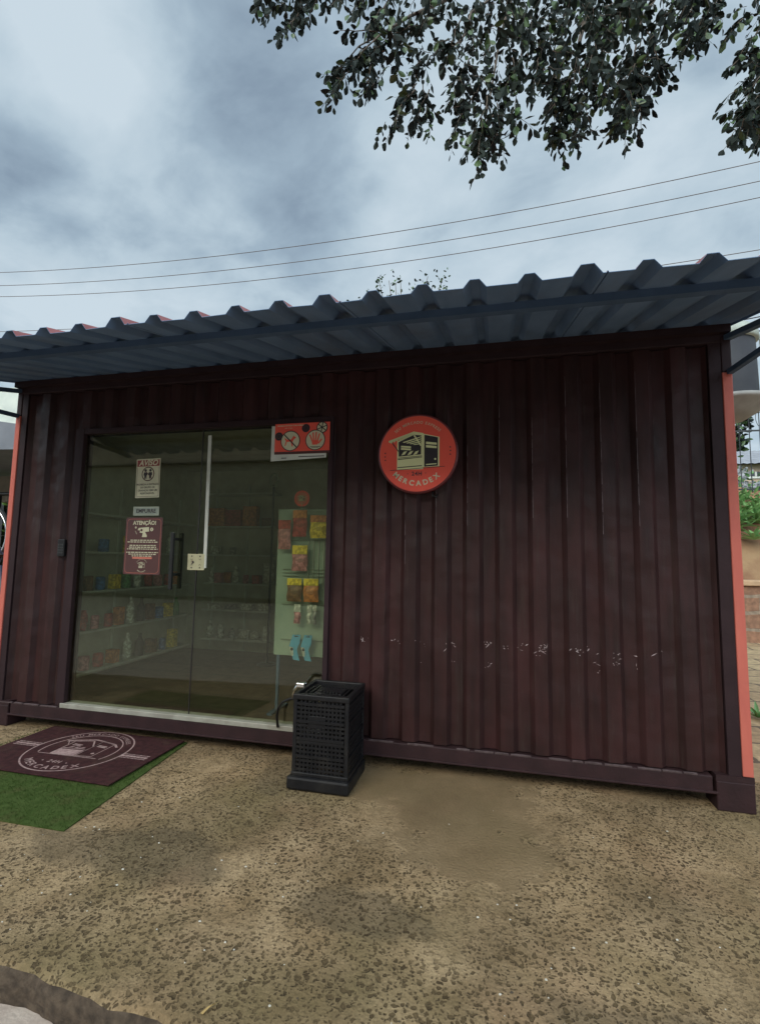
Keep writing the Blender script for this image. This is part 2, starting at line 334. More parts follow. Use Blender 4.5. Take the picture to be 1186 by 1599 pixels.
_fonts = {}
def text_geo(txt, size, bold=0.0, shear=0.0, sp=1.0):
    key = (txt, round(size, 5), bold, shear, sp)
    if key in _fonts: return _fonts[key]
    cu = bpy.data.curves.new('t', 'FONT'); cu.body = txt; cu.size = size; cu.align_x = 'CENTER'; cu.align_y = 'CENTER'
    cu.offset = bold * size; cu.shear = shear; cu.space_character = sp; cu.resolution_u = 3
    ob = bpy.data.objects.new('t', cu); C.objects.link(ob)
    bpy.context.view_layer.update()
    me = ob.evaluated_get(bpy.context.evaluated_depsgraph_get()).to_mesh()
    V = [(v.co.x, v.co.y) for v in me.vertices]; F = [tuple(p.vertices) for p in me.polygons]
    ob.evaluated_get(bpy.context.evaluated_depsgraph_get()).to_mesh_clear()
    bpy.data.objects.remove(ob); bpy.data.curves.remove(cu)
    _fonts[key] = (V, F); return V, F
class Art:
    """flat artwork laid on a surface: fn(u, v, layer) -> world"""
    def __init__(s, fn, mb): s.fn = fn; s.mb = mb
    def poly(s, pts, m, ly=1):
        tr = tessellate_polygon([[Vector((p[0], p[1], 0)) for p in pts]])
        def ccw(t):
            a, b, c = (pts[i] for i in t); return t if (b[0] - a[0]) * (c[1] - a[1]) - (b[1] - a[1]) * (c[0] - a[0]) > 0 else t[::-1]
        s.mb.mesh([s.fn(p[0], p[1], ly) for p in pts], [ccw(t) for t in tr], m)
    def rect(s, x0, x1, y0, y1, m, ly=1): s.poly([(x0, y0), (x1, y0), (x1, y1), (x0, y1)], m, ly)
    def rrect(s, x0, x1, y0, y1, r, m, ly=1):
        P = []
        for cx, cy, a0 in ((x1 - r, y0 + r, -90), (x1 - r, y1 - r, 0), (x0 + r, y1 - r, 90), (x0 + r, y0 + r, 180)):
            for k in range(5): a = math.radians(a0 + k * 22.5); P.append((cx + r * math.cos(a), cy + r * math.sin(a)))
        s.poly(P, m, ly)
    def disc(s, cx, cy, r, m, ly=1, n=40, ry=None):
        ry = ry or r; s.poly([(cx + r * math.cos(2 * math.pi * k / n), cy + ry * math.sin(2 * math.pi * k / n)) for k in range(n)], m, ly)
    def ring(s, cx, cy, r0, r1, m, ly=1, a0=0, a1=360, n=48):
        V = []; F = []
        for k in range(n + 1):
            a = math.radians(a0 + (a1 - a0) * k / n)
            V += [s.fn(cx + r0 * math.cos(a), cy + r0 * math.sin(a), ly), s.fn(cx + r1 * math.cos(a), cy + r1 * math.sin(a), ly)]
            if k < n: F.append((2 * k, 2 * k + 1, 2 * k + 3, 2 * k + 2))
        s.mb.mesh(V, F, m)
    def line(s, a, b, w, m, ly=1):
        d = Vector((b[0] - a[0], b[1] - a[1])); d.normalize(); n = Vector((-d.y, d.x)) * w / 2
        s.poly([(a[0] - n.x, a[1] - n.y), (b[0] - n.x, b[1] - n.y), (b[0] + n.x, b[1] + n.y), (a[0] + n.x, a[1] + n.y)], m, ly)
    def text(s, txt, cx, cy, size, m, ly=2, bold=.0, shear=0.0, rot=0.0, sp=1.0, xs=1.0):
        V, F = text_geo(txt, size, bold, shear, sp); c, q = math.cos(rot), math.sin(rot)
        s.mb.mesh([s.fn(cx + (x * c * xs - y * q), cy + (x * q * xs + y * c), ly) for x, y in V], F, m)
    def arc(s, txt, cx, cy, r, a_mid, span, size, m, ly=2, bold=0.0, flip=False):
        adv = []
        for ch in txt:
            if ch == ' ': adv.append(.55); continue
            X = [v[0] for v in text_geo(ch, 1.0, bold, 0, 1)[0]]; adv.append(max(X) - min(X) + .17)
        tot = sum(adv); pos = 0; size = min(size, (r - size * (.3 if flip else 0)) * math.radians(span) / tot)
        for ch, w_ in zip(txt, adv):
            t = (pos + w_ / 2) / tot - .5; pos += w_
            if ch == ' ': continue
            X = [v[0] for v in text_geo(ch, size, bold, 0, 1)[0]]; off = (max(X) + min(X)) / 2
            a = math.radians(a_mid + (t * span if flip else -t * span)); rot = (a + math.pi / 2) if flip else (a - math.pi / 2)
            s.text(ch, cx + r * math.cos(a) - off * math.cos(rot), cy + r * math.sin(a) - off * math.sin(rot), size, m, ly, bold, rot=rot)
def wallart(y, step=.0007): return lambda u, v, l: (u, y - l * step, v)

# ------------------------------------------------------------------ ground
gm = mat('packed_earth', (.24, .17, .11), .9, col2=(.16, .13, .08), nscale=1.5, bump=.5, bscale=20)
g = MB(); g.face([(-400, -400, -.25), (400, -400, -.25), (400, 400, -.25), (-400, 400, -.25)], gm); g.build('ground', kind='structure')
pinkc = mat('pinkish_pavement', (.42, .32, .26), .85, col2=(.52, .42, .34), nscale=9, bump=.5, bscale=70)
p = MB(); p.box(-14, 14, -11, -1.52, -.24, -.116, pinkc); p.build('lower_pavement', kind='structure')
# patio slab with rounded worn front edge
def edge_y(x): return -1.752 - .075 * (x - 2.27) + .010 * math.sin(x * 3.1) + .006 * math.sin(x * 11.3) + .004 * math.sin(x * 27)
prof = [(0, -.128), (0.000, -.10), (-.004, -.07), (-.002, -.04), (.008, -.018), (.022, -.006), (.05, 0)]
V = []; F = []; xs = [-3.0 + .04 * i for i in range(int(9.6 / .04) + 1)]
for x in xs:
    for (dy, z) in prof: V.append((x, edge_y(x) + dy + (.003 * math.sin(x * 23 + z * 40) + .003 * math.sin(x * 51 + z * 90)) * (z < -.01), z))
    V.append((x, 3.2, 0))
k = len(prof) + 1
for i in range(len(xs) - 1):
    for j in range(k - 1): F.append((i * k + j, (i + 1) * k + j, (i + 1) * k + j + 1, i * k + j + 1))
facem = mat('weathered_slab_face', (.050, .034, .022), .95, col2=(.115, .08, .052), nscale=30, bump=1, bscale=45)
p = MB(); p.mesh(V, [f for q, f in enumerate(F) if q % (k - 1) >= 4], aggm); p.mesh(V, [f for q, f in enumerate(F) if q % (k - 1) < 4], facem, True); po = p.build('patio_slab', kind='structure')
# tan stone paving beyond the right end
pav = brick_mat('tan_stone_slabs', (.50, .36, .20), (.40, .27, .15), (.16, .11, .07), 1.0, rowh=.42, bw=.75, msize=.018, distort=.12)
p = MB(); p.box(6.66, 16, -1.0, 6.9, -.2, .001, pav); p.box(5.30, 6.66, .45, 6.9, -.2, .006, pav); p.build('stone_paving', kind='structure')
# loose pale chips and grit on the slab
ch = MB(); wm = mat('pale_chip', (.72, .66, .55), .7); dm = mat('dark_chip', (.10, .075, .05), .8)
for i in range(170):
    x = RND.uniform(1.4, 5.3); y = RND.uniform(-1.68, -.2) if RND.random() < .35 else RND.uniform(-1.7, -1.0); r = RND.uniform(.0010, .0034)
    a = RND.uniform(0, 3); n = 5; top = [(x + r * 1.4 * math.cos(a + q * 1.257) * RND.uniform(.7, 1.2), y + r * math.sin(a + q * 1.257), r * .6 + .001) for q in range(n)]
    bot = [(x + (tx - x) * 1.3, y + (ty - y) * 1.3, .0005) for tx, ty, _ in top]
    ch.mesh(bot + top, [tuple(range(5, 10))] + [(q, (q + 1) % 5, 5 + (q + 1) % 5, 5 + q) for q in range(5)], wm if RND.random() < .7 else dm)
ch.build('loose_grit', kind='stuff', label='pale stone chips scattered over the concrete slab')
lf = MB(); ym = mat('dry_leaf', (.50, .33, .12), .6)
lf.mesh([(3.000, -1.745, .003), (3.014, -1.728, .010), (3.036, -1.700, .006), (3.018, -1.722, .004), (3.010, -1.748, .004), (3.024, -1.722, .012)],
        [(0, 1, 3), (1, 2, 3), (0, 4, 1), (4, 5, 1), (5, 2, 1)], ym)
lf.build('fallen_leaf', label='small dry yellow leaf lying at the front edge of the slab', cat='leaf')

# ------------------------------------------------------------------ container shop
Lc, Hc, Dc = 5.2, 2.72, 2.44
shop = empty('container_shop', (2.6, 1.2, 0), 'dark maroon corrugated shipping container turned into a small shop with glass door', 'container shop')
OX0, OX1, OZ0, OZ1 = .645, 2.755, .19, 2.285        # door opening
def corr(x0, x1, z0, z1, m, mb, yo=.012, depth=.032, ph=2.955):
    """trapezoid sheet, 0.2 m pitch, dark flank centred on ph + k*0.2"""
    P = []
    k0 = int(math.floor((x0 - ph) / .2045)) - 1
    for k in range(k0, k0 + 60):
        c = ph + k * .2015
        P += [(c - .014, 0), (c + .014, 1), (c + .084, 1), (c + .112, 0)]
    def yat(x):
        for (a, ya), (b, yb) in zip(P, P[1:]):
            if a <= x <= b: return ya + (yb - ya) * (x - a) / (b - a)
        return 0
    pts = [(x0, yat(x0))] + [q for q in P if x0 < q[0] < x1] + [(x1, yat(x1))]
    V = []; F = []
    for x, d in pts: V += [(x, yo + d * depth, z0), (x, yo + d * depth, z1)]
    for i in range(len(pts) - 1): F.append((2 * i, 2 * i + 2, 2 * i + 3, 2 * i + 1))
    mb.mesh(V, F, m)
w = MB(); corr(.12, OX0 - .03, .185, 2.63, maroon, w); corr(OX1, 5.075, .185, 2.63, maroon, w); corr(OX0 - .03, OX1, OZ1 + .03, 2.63, maroon, w)
w.build('front_wall', shop)
for x0, x1, s in ((.055, .11, 1), (Lc - .12, Lc - .055, -1)):
    w = MB(); w.box(x0, x1, .003, .16, .185, 2.64, darkpost); w.build('corner_post', shop)
for x0, x1 in ((.004, .05), (Lc - .054, Lc - .002)):
    w = MB(); w.box(x0, x1, -.004, .05, .188, 2.452, orange, .004); w.build('orange_trim', shop)
    w = MB(); w.box(x0, x1, -.002, .05, 2.455, 2.70, darkpost, .004); w.build('dark_trim', shop)
w = MB(); w.box(.20, Lc - .20, -.004, .10, .088, .178, maroon2, .008); w.box(.18, Lc - .18, -.012, .006, .085, .098, maroon2, .003); w.build('bottom_rail', shop)
w = MB(); w.box(0, Lc, .0, .12, 2.635, Hc, darkpost, .008); w.build('top_rail', shop)
for x0 in (0, Lc - .185):
    for y0 in (-.008, Dc - .16):
        w = MB(); w.box(x0, x0 + .185, y0, y0 + .165, .0, .155, maroon2, .006)
        w.box(x0 + (.0 if x0 == 0 else .0), x0 + .185, y0 + .004, y0 + .16, .155, .186, maroon2)
        w.build('corner_casting', shop)
# worn whitish sealant line on top of the bottom rail
w = MB(); x = .1; sealm = mat('old_sealant', (.13, .09, .09), .8, col2=(.07, .045, .045), nscale=30)
while x < 5.0:
    ln = RND.uniform(.05, .17)
    if RND.random() < .82 and not (OX0 - .1 < x < OX1):
        n = 6; pts = []
        for i in range(n + 1):
            xx = x + ln * i / n; hgt = .002 + RND.uniform(.001, .004) * math.sin(math.pi * (i + .3) / (n + .6)); pts.append((xx, hgt))
        V = []; F = []
        for xx, hh in pts: V += [(xx, -.005, .172), (xx, -.008, .178 + hh * .3), (xx, .006, .1795 + hh * .6), (xx, .012, .179)]
        for i in range(n):
            for j in range(3): F.append((4 * i + j, 4 * i + 4 + j, 4 * i + 5 + j, 4 * i + 1 + j))
        w.mesh(V, F, sealm)
    x += ln + RND.uniform(.0, .03)
w.build('sealant_line', shop)
# other walls, floor, roof
for xw, xi in ((.02, .06), (Lc - .06, Lc - .02)):
    w = MB(); w.box(xw, xi, .16, Dc - .16, .16, 2.62, orange); w.build('end_wall', shop)
w = MB(); w.box(.06, Lc - .06, Dc - .06, Dc, .1, 2.65, maroon); w.build('rear_wall', shop)
for x0 in (.0, Lc - .062):
    w = MB(); w.box(x0, x0 + .062, Dc - .12, Dc + .003, .186, 2.64, orange); w.build('rear_post', shop)
w = MB(); w.box(.01, Lc - .01, .121, Dc - .002, 2.655, 2.70, maroon); w.build('container_roof', shop)
flm = brick_mat('interior_floor_boards', (.11, .075, .06), (.085, .06, .05), (.05, .04, .035), 1.0, rowh=.3, bw=1.2, msize=.008, rough=.5)
w = MB(); w.box(.06, Lc - .06, .101, Dc - .061, .10, .19, flm); w.build('shop_floor', shop)
w = MB(); w.box(.065, .10, .165, Dc - .101, .192, 2.40, inner); w.box(.066, 3.55, Dc - .10, Dc - .065, .192, 2.40, inner)
w.box(2.80, 3.55, .10, .125, .192, 2.40, inner); w.box(3.55, 3.585, .10, Dc - .065, .192, 2.40, inner); w.box(.10, OX0 - .02, .10, .125, .192, 2.40, inner)
w.box(OX0 - .02, 2.80, .10, .125, 2.29, 2.40, inner); w.build('interior_lining', shop)
w = MB(); w.box(.066, 3.585, .10, Dc - .066, 2.401, 2.43, ceilm); w.build('interior_ceiling', shop)
# paint scuffs, then highlight lines painted along the ridge edges
w = MB(); scm = mat('bare_scuff', (.42, .34, .34), .6, col2=(.26, .18, .18), nscale=40)
clusters = [(3.0, .80, 8), (3.2, .80, 6), (3.36, .80, 6), (3.57, .79, 10), (3.36, .66, 2), (3.58, .70, 3), (3.79, .81, 12), (3.80, .68, 6), (3.92, .80, 4), (4.02, .80, 6), (4.13, .81, 22), (4.10, .77, 5),
            (4.30, .80, 7), (4.36, .81, 7), (4.44, .78, 3), (4.55, .80, 9), (4.545, .75, 9), (4.44, .71, 4), (4.63, .78, 3), (4.64, .72, 3), (4.76, .80, 3), (4.86, .79, 2)]
for cx, cz, n in clusters:
    for _ in range(n):
        x = cx + RND.gauss(0, .022); z = cz + RND.gauss(0, .014); ln = min(.03, .005 * math.exp(RND.gauss(0, .7))); a = RND.uniform(-.7, .9) if RND.random() < .8 else 1.5; wd = RND.uniform(.0006, .0028)
        u = ((x - 2.955) % .2015)
        if .0 < u < .098: yy = .044
        elif u > .112 or u < -.014: yy = .012
        else: continue
        if .19 < u: continue
        if u > .084 and u < .112: continue
        dx, dz = math.cos(a) * ln, math.sin(a) * ln; nx, nz = -math.sin(a) * wd, math.cos(a) * wd
        yy -= .0012
        w.face([(x - dx, yy, z - dz), (x - nx, yy, z - nz), (x + dx, yy, z + dz), (x + nx * 1.4, yy, z + nz * 1.4)][::1], scm)
hl = mat('ridge_highlight_paint', (.16, .12, .125), .5, col2=(.07, .04, .045), nscale=25)  # pale strips: highlights on the ridge edges put into the colour
for k_i, z0, z1 in ((2, 1.5, 2.0), (3, 1.55, 2.1), (4, 1.75, 2.25), (5, 1.6, 2.2), (6, 1.6, 2.3), (7, 1.5, 2.35), (8, 1.55, 2.42), (1, 1.3, 1.9)):
    xr = 2.955 + .2015 * k_i + .1135 - (.001 if k_i > 4 else -.0)
    z = z0
    while z < z1:
        h_ = RND.uniform(.05, .22); w.face([(xr, .0105, z), (xr + .0030, .0105, z), (xr + .0024, .0105, z + h_), (xr + .0008, .0105, z + h_)], hl); z += h_ + RND.uniform(.0, .05)
w.build('scuffs_and_highlights', shop)
# door frame
w = MB()
w.box(OX0 - .03, OX0 + .045, -.002, .10, OZ0, OZ1 + .03, darkpost, .003); w.box(OX1 - .03, OX1 + .004, .002, .10, OZ0, OZ1 + .03, darkpost, .003)
w.box(OX0 + .045, OX1 - .03, .000, .10, OZ1 - .012, OZ1 + .03, darkpost, .003); w.build('door_frame', shop)
w = MB(); w.box(OX0 + .02, OX1, -.012, .09, .1785, .2115, alu, .003); w.build('threshold', shop)
GY = .030; SEAM = 1.728
door = MB().box(OX0 + .047, SEAM - .003, GY, GY + .008, .213, OZ1 - .014, glassm).build('glass_door', shop)
MB().box(SEAM + .003, OX1 - .032, GY, GY + .008, .213, OZ1 - .014, glassm).build('glass_panel', shop)
w = MB(); w.box(SEAM - .0025, SEAM + .0025, GY - .001, GY + .009, .213, 2.27, inkm); w.build('door_gap_seal', shop)
w = MB()
for yy in (GY - .048, GY + .056):
    w.box(1.543, 1.569, yy - .011, yy + .011, 1.083, 1.497, blackm, .004)
for z in (1.19, 1.45): w.tube([(1.556, GY - .045, z), (1.556, GY + .053, z)], .011, blackm, 10)
w.build('door_handle', door)
w = MB(); w.box(1.660, 1.797, GY - .009, GY - .0005, 1.225, 1.343, brass, .002)
w.build('lock_plate', shop)
w = MB(); a = Art(wallart(GY - .0095), w)
for sx in (1.695, 1.762):
    for sz in (1.243, 1.326): a.disc(sx, sz, .0055, inkm, 1, 12)
a.ring(1.70, 1.283, .008, .011, redd, 1, 20, 160, 8); a.ring(1.70, 1.283, .008, .011, redd, 1, 200, 340, 8); a.disc(1.707, 1.283, .008, inkm, 2, 12); a.poly([(1.700, 1.277), (1.692, 1.265), (1.706, 1.272)], inkm, 2)
for sx in (1.695, 1.762): a.ring(sx, 1.308, .006, .0085, inkm, 1, 180, 360, 8); a.ring(sx, 1.259, .006, .0085, inkm, 1, 0, 180, 8)
w.build('lock_face', shop)
w = MB(); w.bar((1.800, GY - .004, 1.243), (1.789, GY - .004, 2.222), .024, .008, white); w.build('sealing_strip', shop)

# ------------------------------------------------------------------ awning (fixed to the shop)
aw = MB(); SL = .26; YE = -1.27; ZE = 2.410
def az(y): return ZE + SL * (y - YE)
P = []
cx0 = 1.459 - .2101 * 8
AXL, AXR = -.05, 5.225
for k in range(0, 30):
    c = cx0 + .2101 * k
    if c < AXL - .02 or c > AXR + .05: continue
    big = (k - 8) % 5 == 3
    hb, ht, hh = (.054, .024, .042) if big else (.046, .019, .034)
    P += [(c - hb, 0), (c - ht, hh), (c + ht, hh), (c + hb, 0)]
    if big: P += [(c + hb + .012, .0), (c + hb + .014, .006), (c + hb + .018, .006), (c + hb + .02, 0)]
P = [(AXL, 0)] + [q for q in P if AXL < q[0] < AXR] + [(AXR, 0)]
V = []; F = []; n = len(P); ys = [YE, -.8, -.3, .1, .36]
for t, off in ((0, 0), (1, .0022)):
    for y in ys:
        for i, (x, h) in enumerate(P): V.append((x, y, az(y) + h + off + (.0025 * math.sin(x * 9 + 1) if y == YE else 0)))
nb = len(ys) * n
for j in range(len(ys) - 1):
    for i in range(n - 1):
        q = j * n + i
        F.append((q, q + n, q + n + 1, q + 1))
        F.append((nb + q, nb + q + 1, nb + q + n + 1, nb + q + n))
nf = len(F)
for i in range(n - 1): F.append((i, i + 1, nb + i + 1, nb + i))
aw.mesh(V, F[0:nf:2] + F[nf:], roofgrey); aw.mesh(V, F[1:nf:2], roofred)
awn = aw.build('awning', shop)
w = MB()
w.box(AXL + .05, AXR - .03, -.99, -.95, az(-.97) - .040, az(-.97) - .004, steel); w.build('purlin', awn)
w = MB(); w.box(AXL + .06, AXR - .04, -.045, -.004, az(-.03) - .05, az(-.03) - .004, darkpost); w.build('wall_plate', awn)
for X in (.020, 5.185):
    w = MB(); w.bar((X, .10, az(.10) - .078), (X, -1.2, az(-1.2) - .055), .045, .030, steel); w.build('rafter', awn)
    w = MB(); w.bar((X, .02, 2.455), (X, -1.2, 2.385), .03, .03, steel); w.build('tie_bar', awn)
w = MB(); w.tube([(5.20, .16, 2.60), (5.285, .30, 2.80)], .008, mat('red_strut', (.42, .07, .08), .5), 8); w.tube([(5.205, .2, 2.5), (5.205, .2, 2.78)], .004, white, 6)
w.build('strut', awn)

# ------------------------------------------------------------------ signs and stickers
# round sign, artwork copied in a 1186 px frame, centre (583,555), radius 472
RS = .258; SCX, SCZ = 3.357, 2.017
rs = empty('round_sign', (SCX, 0, SCZ), 'round red shop sign with market stall emblem on maroon wall', 'sign')
w = MB(); V = []; F = []; n = 72
for r, y in ((RS * .97, -.001), (RS + .004, -.006), (RS + .004, -.052), (RS - .003, -.056), (RS - .008, -.0535)):
    for k in range(n): an = 2 * math.pi * k / n; V.append((SCX + r * math.cos(an), y, SCZ + r * math.sin(an)))
for i in range(4):
    for k in range(n): k2 = (k + 1) % n; F.append((i * n + k, i * n + k2, (i + 1) * n + k2, (i + 1) * n + k)[::-1])
F.append(tuple(range(n))); w.mesh(V, F, redd); w.build('rim', rs)
w = MB(); a = Art(wallart(-.0535), w); a.disc(SCX, SCZ, RS - .006, redp, 0, 72); w.build('face_disc', rs)
def emblem(A, T, cr, dk, ly=1):
    """market stall drawn in photo-crop coordinates; T maps them to the surface"""
    def P(pts, m, l): A.poly([T(*q) for q in pts], m, l)
    P([(335, 395), (530, 300), (655, 310), (655, 745), (335, 750)], cr, ly)                      # body
    P([(655, 310), (850, 358), (850, 715), (655, 722)], cr, ly)                                  # side
    P([(668, 325), (832, 362), (832, 708), (668, 718)], dk, ly + 1)
    P([(350, 405), (540, 320), (630, 330), (628, 565), (355, 585)], dk, ly + 1)                  # opening
    P([(228, 385), (530, 282), (545, 295), (530, 318), (240, 412), (228, 400)], cr, ly + 2)      # awning
    P([(530, 278), (655, 303), (655, 322), (545, 305)], cr, ly + 2)
    for i in range(8):                                                                           # scallops
        x = 262 + i * 36; y = 412 - i * 12.2
        P([(x - 14, y - 12), (x + 16, y - 22), (x + 10, y + 2), (x - 6, y + 6)], cr, ly + 2)
    for q in range(4):
        P([(400 + q * 42, 408 + q * 10), (560 + q * 20, 362 + q * 22), (628, 343 + q * 24), (628, 351 + q * 24), (575 + q * 16, 372 + q * 22), (420 + q * 42, 416 + q * 10)], cr, ly + 2)
    P([(535, 330), (550, 322), (635, 455), (620, 462)], cr, ly + 3)                              # strut
    P([(262, 408), (275, 405), (352, 512), (350, 528)], dk, ly + 1)
    for y in (450, 478): P([(382, y), (505, y + 12), (505, y + 34), (382, y + 22)], cr, ly + 2)
    for x in (385, 460, 530): P([(x, 572), (x + 30, 528), (x + 74, 516), (x + 46, 560)], cr, ly + 2)
    P([(345, 600), (640, 580), (640, 602), (345, 626)], dk, ly + 2); P([(345, 608), (640, 588), (640, 594), (345, 615)], cr, ly + 3)
    P([(340, 716), (640, 698), (640, 708), (340, 726)], dk, ly + 2)
    P([(250, 752), (915, 715), (915, 721), (250, 758)], dk, ly + 2)
    for y in (410, 452): P([(688, y), (818, y + 18), (818, y + 44), (688, y + 30)], cr, ly + 2)
    P([(690, 685), (816, 678), (816, 690), (690, 698)], cr, ly + 2)
    A.disc(*T(800, 626), abs(T(812, 0)[0] - T(800, 0)[0]), cr, ly + 2, 10)
k_ = RS / 480
Tsign = lambda x, y: (SCX + (x - 583) * k_, SCZ - (y - 552) * k_)
w = MB(); a = Art(wallart(-.0537, .0006), w); emblem(a, Tsign, cream2, inkm); w.build('emblem', rs)
w = MB(); a = Art(wallart(-.0537, .0006), w)
a.arc('SEU MERCADO EXPRESS', SCX, SCZ, RS * .80, 90, 92, .031, cream, 1, .004)
a.arc('MERCADEX', SCX, SCZ, RS * .765, -92, 98, .062, cream, 1, .030, flip=True)
a.text('24H', SCX - .002, SCZ - .134, .036, inkm, 1, .03, sp=1.15); a.disc(SCX - .062, SCZ - .133, .003, inkm, 1, 8); a.disc(SCX + .055, SCZ - .13, .003, inkm, 1, 8)
for sg in (-1, 1):
    for j in range(3):
        ang = math.radians(180 if sg < 0 else 0) + (j - 1) * .11 + (.02 if sg < 0 else .0); a.disc(SCX + RS * .83 * math.cos(ang), SCZ + RS * .83 * math.sin(ang) + .012 * sg, .0048, inkm, 1, 8)
w.build('lettering', rs)
w = MB(); w.tube([(SCX + .095, -.01, SCZ - .235), (SCX + .10, -.03, SCZ - .275), (SCX + .118, -.022, SCZ - .285), (SCX + .125, -.0, SCZ - .265)], .006, blackm, 8); w.build('cable', rs)

YS = GY - .0012
# AVISO
w = MB()
def tilt(cx, cz, ang, y): 
    c, s_ = math.cos(ang), math.sin(ang); return lambda u, v, l: (cx + u * c - v * s_, y - l * .0006, cz + u * s_ + v * c)
a = Art(tilt(1.275, 1.912, .02, YS), w)
a.rect(-.105, .105, -.150, .150, cream, 0); a.rect(-.098, .098, .092, .142, mat('header_red', (.26, .04, .035), .5), 1); a.text('AVISO', 0, .117, .058, cream, 2, .03, shear=.25)
for q in ((-.097, -.094, -.142, .086), (.094, .097, -.142, .086)): a.rect(*q, brownp, 1)
a.rect(-.097, .097, -.142, -.139, brownp, 1)
a.disc(0, .033, .056, brownp, 1); a.disc(0, .033, .048, cream, 2)
for sx in (-.021, .021):
    a.disc(sx, .060, .011, inkm, 3, 16); a.poly([(sx - .014, .046), (sx + .014, .046), (sx + .017, .022), (sx + .010, .022), (sx + .010, -.004), (sx + .002, -.004), (sx, .014), (sx - .002, -.004), (sx - .010, -.004), (sx - .010, .022), (sx - .017, .022)], inkm, 3)
a.line((-.012, .034), (.012, .034), .006, inkm, 3); a.line((-.033, .067), (.033, -.001), .005, brownp, 4)
for i, tx in enumerate(('PROIBIDA A ENTRADA', 'DE GRUPO DE', 'CRIANÇAS SEM UM', 'RESPONSÁVEL')): a.text(tx, 0, -.048 - i * .023, .0195, inkm, 1, .025)
w.build('notice_sticker', label='cream AVISO notice with two children in a red ring on the glass door', cat='sticker')
# EMPURRE
w = MB(); a = Art(tilt(1.277, 1.660, .0, YS), w); a.rect(-.113, .113, -.034, .034, greyt, 0); a.rect(-.107, .107, -.029, .029, cream, 1); a.rect(-.105, .105, -.027, .027, greyt, 2)
a.text('EMPURRE', 0, 0, .041, inkm, 3, .03); w.build('push_sticker', label='small pale grey EMPURRE label between two notices on the glass door', cat='sticker')
# ATENCAO
w = MB(); a = Art(tilt(1.268, 1.397, .0, YS), w)
a.rrect(-.160, .160, -.215, .215, .012, brownp, 0)
a.rrect(-.148, .148, -.205, .203, .03, orangep, 1); a.rrect(-.1455, .1455, -.2025, .2005, .028, brownp, 2)
a.text('ATENÇÃO!', .005, .172, .040, cream, 3, .04)
a.poly([(-.045, .135), (.045, .142), (.048, .108), (.012, .105), (.030, .080), (.030, .066), (-.012, .066), (-.006, .096), (-.034, .100), (-.030, .116), (-.052, .118)], cream, 3)
a.disc(-.018, .118, .010, brownp, 4, 14); a.disc(.070, .124, .014, cream, 3, 16); a.text('i', .070, .124, .022, brownp, 4, .02); a.disc(-.070, .138, .008, cream, 3, 12)
a.line((-.066, .10), (-.058, .088), .003, cream, 3); a.line((-.074, .112), (-.064, .10), .003, cream, 3)
yy = .042
for grp in ((.11, .135), (.115, .12, .135), (.14, .12, .09)):
    for hw in grp:
        x = -hw
        while x < hw:
            l_ = min(RND.uniform(.012, .034), hw - x); a.rect(x, x + l_ - .003, yy - .0035, yy + .0035, cream, 3); x += l_ + .003
        yy -= .0135
    yy -= .012
a.rect(-.085, .085, -.098, -.084, orangep, 3); 
Ta = lambda x, y: ((x - 583) * .00010, -.142 - (y - 500) * .00010)
emblem(a, Ta, cream, brownp, 3); a.arc('SEU MERCADO EXPRESS', 0, -.150, .050, 90, 120, .009, cream, 3); a.arc('MERCADEX', 0, -.145, .050, -90, 90, .015, cream, 3, .03, flip=True)
w.build('warning_sticker', label='brown ATENÇÃO camera warning sticker with rounded corners on the glass door', cat='sticker')
# red board with pictograms in the upper corner + white sheet behind
w = MB(); a = Art(tilt(0, 0, 0, -.0035), w)
a.poly([(2.300, 2.005), (2.715, 2.022), (2.715, 2.215), (2.300, 2.262)], white, 0); w.v = [(x, y + (.0 if True else 0), z) for x, y, z in w.v]
for x0, x1, z in ((2.38, 2.42, 2.026), (2.51, 2.70, 2.033)): a.rect(x0, x1, z - .003, z + .003, inkm, 1)
w.build('paper_sheet', label='white paper sheet showing behind the red pictogram board at the top corner of the glass', cat='paper')
w = MB(); a = Art(tilt(2.530, 2.165, .0, -.0065), w)
a.rect(-.203, .208, -.113, .108, redp, 0); a.rect(-.203, .208, -.113, -.094, brownp, 1)
a.text('PROIBIDO ENTRAR COM ANIMAIS', -.085, .092, .013, cream, 1, .02); a.text('NÃO TOQUE', -.10, .074, .010, cream, 1)
for dx, dz, r in ((-.172, .018, .030), (.030, .070, .030)):
    a.disc(dx, dz, r, inkm, 1); a.ring(dx, dz, r * .45, r * .6, brownp, 2)
a.disc(.150, .070, .041, inkm, 1); a.disc(.150, .070, .034, cream, 2)
for q in range(3): an = .35 + q * 1.05; a.line((.150 - .034 * math.cos(an), .07 - .034 * math.sin(an)), (.150 + .034 * math.cos(an), .07 + .034 * math.sin(an)), .007, inkm, 3)
for dx in (-.083, .103): a.disc(dx, -.018, .073, inkm, 4); a.disc(dx, -.018, .067, cream, 5)
dog = [(-.125, -.040), (-.118, -.042), (-.108, -.012), (-.080, -.012), (-.070, -.048), (-.062, -.046), (-.064, -.010), (-.054, .006), (-.042, .012), (-.040, .020), (-.052, .024), (-.060, .032), (-.064, .022), (-.078, .004), (-.108, .004), (-.124, .016), (-.128, .012), (-.116, -.006)]
a.poly([(x - .0, z - .012) for x, z in dog], redp, 6); a.line((-.132, .030), (-.034, -.066), .008, inkm, 7)
a.poly([(.082, -.052), (.120, -.052), (.130, -.020), (.076, -.020)], redp, 6)
for i, (bx, tx, tz) in enumerate(((.080, .062, .020), (.092, .086, .036), (.106, .110, .038), (.120, .134, .026))): a.line((bx, -.022), (tx, tz), .010, redp, 7)
